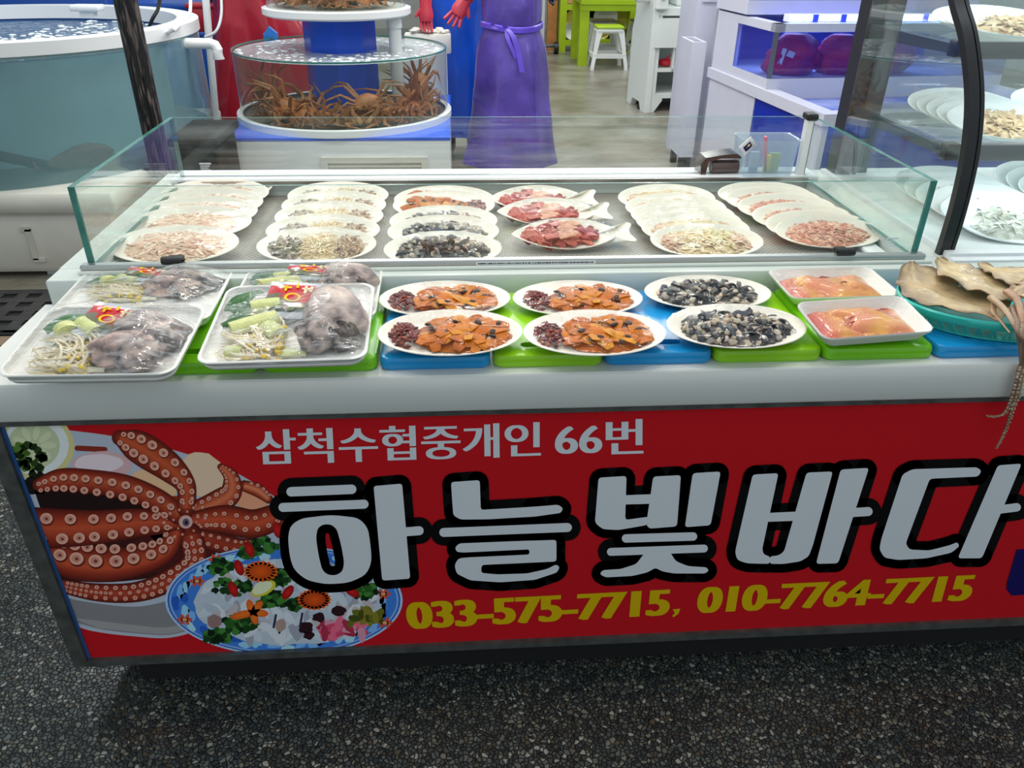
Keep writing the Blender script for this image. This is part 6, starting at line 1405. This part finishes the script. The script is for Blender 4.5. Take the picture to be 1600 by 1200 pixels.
# white foam box behind the crab tank
q0, q1 = AY(640, 72, 4.46), AY(697, 44, 4.46)
b = MB(); b.box((q0.x-0.10, 4.40, 0.0), (q1.x, 4.52, q0.z-0.04)); o = b.build('box_stand', M['white'], None); tag(o, 'white stand under the foam box behind the crab tank', 'stand')
fb = thing('foam_box', 'white foam box with crumpled wrapping behind the crab tank', 'foam box', ((q0.x+q1.x)/2, 4.46, q0.z-0.04))
hw = (q1.x-q0.x)/2+0.03
b = MB(); b.box((-hw, -0.05, 0), (hw, 0.05, 0.12), bev=0.008); b.build('box_body', M['foam_tray'], fb)
b = MB()
for k in range(26): b.ell((rnd.uniform(-hw*.8, hw*.8), rnd.uniform(-.03, .03), 0.125+rnd.random()*0.02), (0.035, 0.022, 0.012), 0, (1, 1, 1), Matrix.Rotation(rnd.random()*3, 4, 'Z').to_euler(), 8, 5, 0.5)
b.build('crumpled_wrapping', mat('crumpled', (226, 226, 214), 0.4), fb)

# ================================================================== STEPPED AQUARIUM RACK
from mathutils import Euler
OX, OY, RA = 1.835, 2.73, math.radians(6.08)
rack = thing('aquarium_rack', 'white stepped three-tier aquarium rack with blue lights', 'aquarium rack', (OX, OY, 0), (0, 0, RA))
def rbld(b, name, m, sm=False, label=None): return b.build(name, m, rack, sm, label=label)
def loc2(px, py, z_):
    q = AZ(px, py, z_)-Vector((OX, OY, 0)); return q.x*math.cos(RA)+q.y*math.sin(RA), -q.x*math.sin(RA)+q.y*math.cos(RA)
def sideplane(px, py):
    """where the sight line meets the rack's left side: (v along the side, z)"""
    n = Vector((math.cos(RA), math.sin(RA), 0)); d = ray(px, py); t = (Vector((OX, OY, 0))-CAM).dot(n)/d.dot(n); q = CAM+d*t; r = q-Vector((OX, OY, 0))
    return -r.x*math.sin(RA)+r.y*math.cos(RA), q.z
RW = 1.5; RD = 1.50
vm, zm = sideplane(1196, 138); vtop, ztp = sideplane(1168, 24)
Z0 = 0.70
w0, w1 = sideplane(1180, 149)[0], 0.16
bluewin = clear('blue_water_pane', (0.25, 0.4, 0.95), 1.4, 0.02, body=0.5, body_col=(14, 52, 196))
b = MB()
b.box((0, 0, 0.10), (0.03, w1, Z0-0.06)); b.box((0, w0, 0.0), (0.03, RD, Z0-0.06)); b.box((0, w1, 0), (0.03, w0, 0.16)); b.box((0, 0, 0), (RW, 0.04, 0.18))
b.box((0, RD-0.03, 0), (RW, RD, 1.6)); b.box((RW-0.03, 0, 0), (RW, RD, Z0-0.06)); b.box((0, 0, 0.0), (RW, RD, 0.10))
rbld(b, 'lower_cabinet', M['lav'])
b = MB(); b.box((-0.012, -0.012, Z0-0.06), (0.075, RD, Z0)); b.box((0.075, -0.012, Z0-0.06), (RW, 0.075, Z0)); b.box((RW-0.07, 0.075, Z0-0.06), (RW, RD, Z0)); b.box((0.075, vm, Z0-0.06), (RW, RD, Z0)); rbld(b, 'lower_rim', M['lav'])
b = MB(); b.box((0.006, w1, 0.16), (0.014, w0, Z0-0.06)); rbld(b, 'side_window', bluewin)
b = MB(); b.box((0.02, 0.01, 0.18), (RW-0.03, 0.02, Z0-0.06)); rbld(b, 'front_window', bluewin)
b = MB(); b.box((0.06, 0.05, 0.16), (RW-0.04, RD-0.04, Z0-0.055)); rbld(b, 'lower_water', mat('blue_water', (70, 96, 214), 0.06, c2=(150, 166, 232), vscale=5, bump=0.8, bscale=14))
# middle tier
zb0, zb1, zr0, zr1 = Z0, sideplane(1197, 123)[1], sideplane(1212, 51)[1], sideplane(1212, 37)[1]
sv = sideplane(1150, 60)[0]
b = MB(); b.box((0, vm, Z0), (RW, RD, zb1)); b.box((0, sv, zb1), (0.03, RD, zr0)); b.box((0, vm, zr0), (0.06, RD, zr1)); b.box((0, vm, zr0), (RW, vm+0.05, zr1)); rbld(b, 'middle_frame', M['lav'])
b = MB(); b.box((0.004, vm+0.004, zb1), (RW, vm+0.012, zr0)); b.box((0.004, vm+0.012, zb1), (0.012, sv, zr0)); rbld(b, 'middle_glass', clear('aquarium_glass', (0.8, 0.86, 1.0), 1.45, 0.0, body=0.10, body_col=(70, 60, 200)))
b = MB(); b.box((0.02, RD-0.06, zb1), (RW, RD-0.04, zr0)); b.box((0.03, sv+0.02, zb1), (0.05, RD-0.05, zr0)); rbld(b, 'blue_backing', mat('aquarium_blue', (14, 64, 186), 0.5, var=0.2, vscale=3))
b = MB(); b.box((0.01, vm+0.006, zb1), (0.018, vm+0.03, zr0)); b.box((0.006, vm+0.004, zb1), (0.03, vm+0.012, zr0)); rbld(b, 'glass_corner', M['alu'])
led = mat('led_blue_white', (150, 196, 255), 0.3, emit=9); led2 = mat('led_deep_blue', (20, 30, 255), 0.3, emit=5)
b = MB(); b.box((0.10, vm+0.058, zr1+0.002), (RW, vm+0.12, zr1+0.040)); rbld(b, 'light_bar', M['white'])
b = MB(); b2 = MB(); x = 0.11
while x < RW-0.1:
    for r in range(2):
        for k in range(9): b.box((x+k*0.0145, vm+0.05, zr1+0.006+r*0.018), (x+k*0.0145+0.011, vm+0.058, zr1+0.019+r*0.018))
    b2.box((x+0.135, vm+0.05, zr1+0.004), (x+0.165, vm+0.058, zr1+0.04)); x += 0.17
rbld(b, 'light_row', led); rbld(b2, 'light_row', led2)
b = MB(); b.box((0.06, vm+0.05, zr0-0.01), (RW, RD-0.04, zr0+0.005)); rbld(b, 'middle_water', clear('clear_water', (0.7, 0.8, 1.0), 1.33, 0.02, bump=1.0, bscale=30, body=0.12, body_col=(40, 70, 220)))
# top tier
zt0, zt1 = zr1+0.012, zr1+0.012+0.075
vt_ = vtop-0.0
b = MB(); b.box((-0.006, vt_, zt0), (RW, RD, zt1)); b.box((0, RD-0.25, zt1), (0.03, RD, 1.55)); b.box((0, vt_, 1.5), (RW, RD, 1.56)); rbld(b, 'upper_frame', M['lav'])
b = MB(); b.box((0.004, vt_+0.006, zt1), (RW, vt_+0.014, 1.5)); b.box((0.004, vt_+0.014, zt1), (0.012, RD-0.25, 1.5)); rbld(b, 'upper_glass', clear('upper_aquarium_glass', (0.7, 0.9, 0.95), 1.45, 0.0, body=0.3, body_col=(96, 150, 170)))
b = MB(); b.box((0.03, RD-0.09, zt1), (RW, RD-0.07, 1.5)); rbld(b, 'upper_backing', mat('upper_blue', (50, 120, 150), 0.5, var=0.3, vscale=3))
# red net bags with crabs in the middle tank
netred = mat('red_net', (206, 24, 44), 0.45, c2=(150, 20, 90), vscale=6, bump=0.6, bscale=60)
def world_of(u, v, z_): return Vector((OX+u*math.cos(RA)-v*math.sin(RA), OY+u*math.sin(RA)+v*math.cos(RA), z_))
for k, (u, hh, lab) in enumerate(((0.19, 0.215, 'red net bag with a white tag at the left corner of the lit aquarium'), (0.49, 0.21, 'red net bag second from the left corner of the lit aquarium'), (0.80, 0.21, 'red net bag right of centre in the lit aquarium'))):
    b = MB(); rings = []
    for j in range(13):
        f = j/12; zz_ = f*hh; rad = (0.165+0.03*noise.noise(Vector((f*4, k*3.1, 0))))*(math.sin(PI*min(1, 0.16+f*0.74)))**0.6*(1-0.2*f)
        rings.append([b.vert((rad*math.cos(2*PI*i/26)*(1+0.14*math.sin(5*2*PI*i/26+k+f*3)+0.12*math.sin(3*2*PI*i/26+2*k-f*4)), 0.75*rad*math.sin(2*PI*i/26)*(1+0.1*math.sin(4*2*PI*i/26+k)), zz_)) for i in range(26)])
    b.loft(rings); b.face(rings[0][::-1]); b.face(rings[-1]); root = thing('net_bag', lab, 'net bag', world_of(u+0.02, vm+0.155, zb1+0.001), (0, 0, RA)); b.build('net', netred, root)
    b = MB(); b.ell((0.02, -0.055, 0.05), (0.075, 0.045, 0.042), 0, jc((150, 96, 66)), None, 14, 8, 0.15); b.build('catch', M['crab'], root, label='brown shell showing through the net')
    if k == 0: b = MB(); b.obox((-0.10, -0.075, 0.10), (0.012, 0.003, 0.05), (0.1, 0.2, -0.6)); b.obox((-0.06, -0.098, 0.12), (0.022, 0.002, 0.016), (0.2, 0.3, 0)); b.build('tag', M['white'], root, label='white paper tag')
# white cabinet beside the rack and open bin
b = MB(); b.box((1.645, 4.58, 0.0), (1.80, 5.0, 1.55)); b.box((1.675, 4.565, 1.06), (1.80, 4.58, 1.55)); o = b.build('white_column', M['lav'], None, False); tag(o, 'tall white panel column at the end of the aquarium rack', 'column')
hb = thing('open_bin', 'pale open-topped white bin standing left of the tall white column', 'bin', (1.575, 4.26, 0))
z_ = AY(1080, 66, 4.26).z; x0 = -0.02
b = MB(); b.box((x0, 0, 0.12), (x0+0.02, 0.3, z_)); b.box((x0+0.02, 0, 0.12), (0.055, 0.02, z_)); b.box((x0+0.02, 0.28, 0.12), (0.055, 0.3, z_)); b.box((0.055, 0, 0.12), (0.075, 0.3, z_)); b.box((x0, 0, 0.10), (0.075, 0.3, 0.12)); b.build('bin_body', M['lav'], hb, False)
b = MB(); b.box((x0+0.01, 0.02, 0), (x0+0.05, 0.06, 0.10)); b.box((0.02, 0.02, 0), (0.07, 0.06, 0.10)); b.box((x0+0.01, 0.24, 0), (x0+0.05, 0.28, 0.10)); b.build('feet', M['black_soft'], hb, False)

# ================================================================== FAR FURNITURE
wc = thing('kitchen_unit', 'white plastic kitchen unit with a drawer and open shelves', 'unit', (1.738, 6.30, 0), (0, 0, 0.10))
wm = mat('unit_white', (226, 232, 228), 0.35, var=0.03)
def wb(b, n, m=wm, l=None): return b.build(n, m, wc, False, label=l)
b = MB(); P = [(-0.03, 0.0), (0.09, 0.0), (0.14, 0.07), (0.36, 0.07), (0.40, 0.0), (0.52, 0.0), (0.52, 0.66), (0.46, 0.80), (0.46, 1.3), (-0.03, 1.3)]
A = [b.vert((0.0, y, z_)) for y, z_ in P]; B = [b.vert((0.055, y, z_)) for y, z_ in P]; b.loft([A, B]); b.face(A[::-1]); b.face(B); wb(b, 'side_panel')
b = MB(); b.poly([(-0.001, 0.10, 0.0), (-0.001, 0.15, 0.065), (-0.001, 0.18, 0.0)]); wb(b, 'foot_gap_shade', M['black_soft'])  # black sheet set in for the shade in the gap
b = MB(); b.box((0.055, -0.02, 0.82), (0.95, 0.50, 0.88)); wb(b, 'top')
b = MB(); b.box((0.04, -0.04, 0.56), (0.245, -0.015, 0.80)); wb(b, 'drawer')
b = MB(); b.box((0.055, 0.0, 0.35), (0.95, 0.5, 0.38)); b.box((0.055, 0.0, 0.12), (0.95, 0.5, 0.16)); wb(b, 'shelf')
b = MB(); b.box((0.055, 0.47, 0.0), (0.95, 0.5, 1.3)); wb(b, 'back_panel', mat('unit_grey', (160, 168, 164), 0.5))
b = MB(); b.box((0.055, -0.01, 0.0), (0.10, 0.04, 0.9)); b.box((0.235, 0.0, 0.35), (0.255, 0.04, 0.57)); b.box((0.90, -0.01, 0.0), (0.95, 0.5, 1.3)); b.poly([(0.10, -0.01, 0.0), (0.17, -0.01, 0.10), (0.17, -0.01, 0.13), (0.10, -0.01, 0.13)]); wb(b, 'post')
q = AY(974, 0, 6.25)
b = MB(); b.tube([(-0.12, 0.10, 0.965), (0.0, 0.10, 0.965)], 0.05, n=16); b.tube([(-0.16, 0.10, 0.985), (-0.12, 0.10, 0.97)], 0.04, n=16); wb(b, 'dispenser_roll')
b = MB(); b.box((0.01, -0.07, 0.87), (0.12, -0.03, 1.06), bev=0.01); b.tube([(0.065, -0.075, 0.97), (0.065, -0.09, 0.97)], 0.02, n=12); wb(b, 'tap_panel')
b = MB(); b.ell((0, 0, 0.035), (0.075, 0.06, 0.035), 0, (1, 1, 1), None, 20, 10); b.tube([(-0.03, 0, 0.05), (0.06, 0.0, 0.11), (0.10, 0, 0.02)], 0.007, n=8); o = b.build('red_pot', mat('red_toy', (200, 26, 48), 0.35), None); o.location = (1.738+0.20, 6.43, 0.382); tag(o, 'red pot on the middle shelf of the white kitchen unit', 'pot')
q0 = AY(1055, 14, 6.5)
b = MB(); b.box((q0.x, 6.48, 0.882), (q0.x+0.4, 6.76, 1.2), bev=0.02); o = b.build('white_appliance', wm, None); tag(o, 'white box appliance on top of the kitchen unit', 'appliance')
def stool(x, y, cap, label, grp='plastic stools by the green table'):
    r = thing('plastic_stool', label, 'stool', (x, y, 0), group=grp); m = mat('stool_white', (236, 238, 236), 0.35) if 'stool_white' not in bpy.data.materials else bpy.data.materials['stool_white']
    b = MB(); b.box((-0.17, -0.17, 0.40), (0.17, 0.17, 0.45), bev=0.03); b.build('seat', m, r)
    b = MB(); b.box((-0.165, -0.165, 0.45), (0.165, 0.165, 0.475), bev=0.012); b.build('seat_pad', cap, r)
    for sx in (-1, 1):
        for sy in (-1, 1):
            b = MB(); rings = []
            for z_, e, w in ((0.0, 0.225, 0.042), (0.03, 0.223, 0.04), (0.2, 0.195, 0.045), (0.34, 0.175, 0.055), (0.42, 0.165, 0.075)):
                rings.append([b.vert((sx*(e-(0 if k in (0, 3) else w)), sy*(e-(0 if k in (0, 1) else w)), z_)) for k in range(4)])
            b.loft(rings); b.face(rings[0]); b.face(rings[-1]); b.build('leg', m, r, False)
    b = MB()
    for s_ in (-1, 1): b.box((-0.19, s_*0.185-0.018, 0.13), (0.19, s_*0.185+0.018, 0.175)); b.box((s_*0.185-0.018, -0.19, 0.13), (s_*0.185+0.018, 0.19, 0.175))
    b.build('rung', m, r, False)
lime = mat('lime_paint', (168, 196, 24), 0.4, var=0.1, vscale=6); grey_pad = mat('grey_pad', (140, 140, 136), 0.5); lime_pad = mat('lime_pad', (170, 204, 40), 0.4)
stool(1.842, 8.95, lime_pad, 'white plastic stool with a lime seat pad right of the green table leg'); stool(2.36, 8.97, lime_pad, 'second white lime-padded stool, half hidden by the white kitchen unit')
stool(1.88, 9.62, grey_pad, 'grey-padded stool behind the lime-padded stool'); stool(2.42, 9.60, grey_pad, 'grey-padded stool behind the half hidden lime-padded one')
gt = thing('green_table', 'lime green wooden table in front of the lime shelf', 'table', (1.55, 9.05, 0))
b = MB(); b.box((-0.04, -0.03, 0.69), (1.4, 0.75, 0.74)); b.box((-0.03, -0.01, 0.62), (1.39, 0.02, 0.69)); b.build('table_top', lime, gt, False)
for x, y in ((-0.04, 0), (1.28, 0), (-0.04, 0.62), (1.28, 0.62)):
    b = MB(); b.box((x, y, 0), (x+0.11, y+0.11, 0.69)); b.build('leg', lime, gt, False)
gs = thing('green_shelf', 'lime green shelf unit holding stacked bowls', 'shelf', (1.42, 10.3, 0))
b = MB()
for x in (0, 0.95, 1.9): b.box((x, 0, 0), (x+0.09, 0.45, 1.2))
for z_ in (0.08, 0.52, 1.0): b.box((0.09, 0, z_), (1.9, 0.45, z_+0.07))
b.build('shelf_frame', lime, gs, False)
b = MB(); b.box((0.09, 0.02, 0.60), (1.9, 0.05, 1.0)); b.build('wood_panel', mat('chipboard', (196, 158, 88), 0.6, var=0.15, vscale=20), gs, False, label='bare chipboard panel')
b = MB(); b.box((0.09, 0.43, 0.08), (1.9, 0.445, 0.6)); b.build('back_board', M['black_soft'], gs, False)
def bowl(x, z_, y, m, lab, r=0.13):
    root = thing('bowl', lab, 'bowl', (x, y, z_), (PI/2+0.12, 0, 0), group='bowls on the lime shelf')
    b = MB(); b.lathe([(0.005, 0.0), (r*0.55, 0.0), (r*0.85, 0.035), (r, 0.06), (r*1.02, 0.062), (r*0.96, 0.058), (r*0.8, 0.035), (r*0.5, 0.008), (0.005, 0.008)], n=32); b.build('bowl_body', m, root)
yel = mat('yellow_bowl', (226, 212, 96), 0.35); whb = mat('white_bowl', (230, 230, 226), 0.35)
zs_ = 0.15+0.13
bowl(1.62, 0.41, 10.44, yel, 'yellow bowl at the upper left of the lime shelf', 0.12); bowl(2.05, 0.44, 10.44, whb, 'white bowl in the upper middle of the lime shelf', 0.16); bowl(2.28, 0.41, 10.52, yel, 'yellow bowl right of the white bowl on the lime shelf', 0.15)
bowl(1.60, 0.27, 10.40, whb, 'white bowl below the yellow bowl on the lime shelf', 0.11); bowl(2.02, 0.27, 10.50, yel, 'yellow bowl seen between the legs of the lime-padded stool', 0.12)
b = MB(); b.box((1.27, 10.45, 0), (1.40, 10.55, 2.2)); o = b.build('wood_post', mat('bare_wood', (186, 122, 62), 0.6, var=0.25, vscale=10), None, False); tag(o, 'bare wooden post between the dark fridge and the lime shelf', 'post')
fr_ = thing('drinks_fridge', 'dark glass-fronted fridge with a white frame', 'fridge', (0.95, 10.65, 0))
b = MB(); b.box((-0.6, 0.01, 0), (0.30, 0.6, 2.0)); b.build('fridge_body', M['black_soft'], fr_, False)
b = MB(); b.box((-0.6, -0.03, 0), (0.30, 0.01, 0.13)); b.box((0.25, -0.03, 0.13), (0.30, 0.01, 2.0)); b.box((-0.6, -0.03, 0.13), (-0.55, 0.01, 2.0)); b.build('door_frame', M['white'], fr_, False)
b = MB(); b.box((-0.55, -0.01, 0.13), (0.25, 0.0, 2.0)); b.build('door_glass', mat('dark_glass', (16, 22, 28), 0.08), fr_, False)
ca = thing('castor_bracket', 'black wheeled castor piece lying on the floor by the wooden post', 'castor', (1.36, 10.12, 0))
b = MB(); b.tube([(-0.03, 0, 0.075), (0.03, 0, 0.075)], 0.075, n=20); b.build('wheel', M['black'], ca)
b = MB(); b.box((-0.22, -0.03, 0.08), (0.0, 0.05, 0.12), bev=0.01); b.obox((-0.24, 0, 0.15), (0.05, 0.04, 0.015), (0, 0.6, 0)); b.build('bracket', M['dark_metal'], ca)
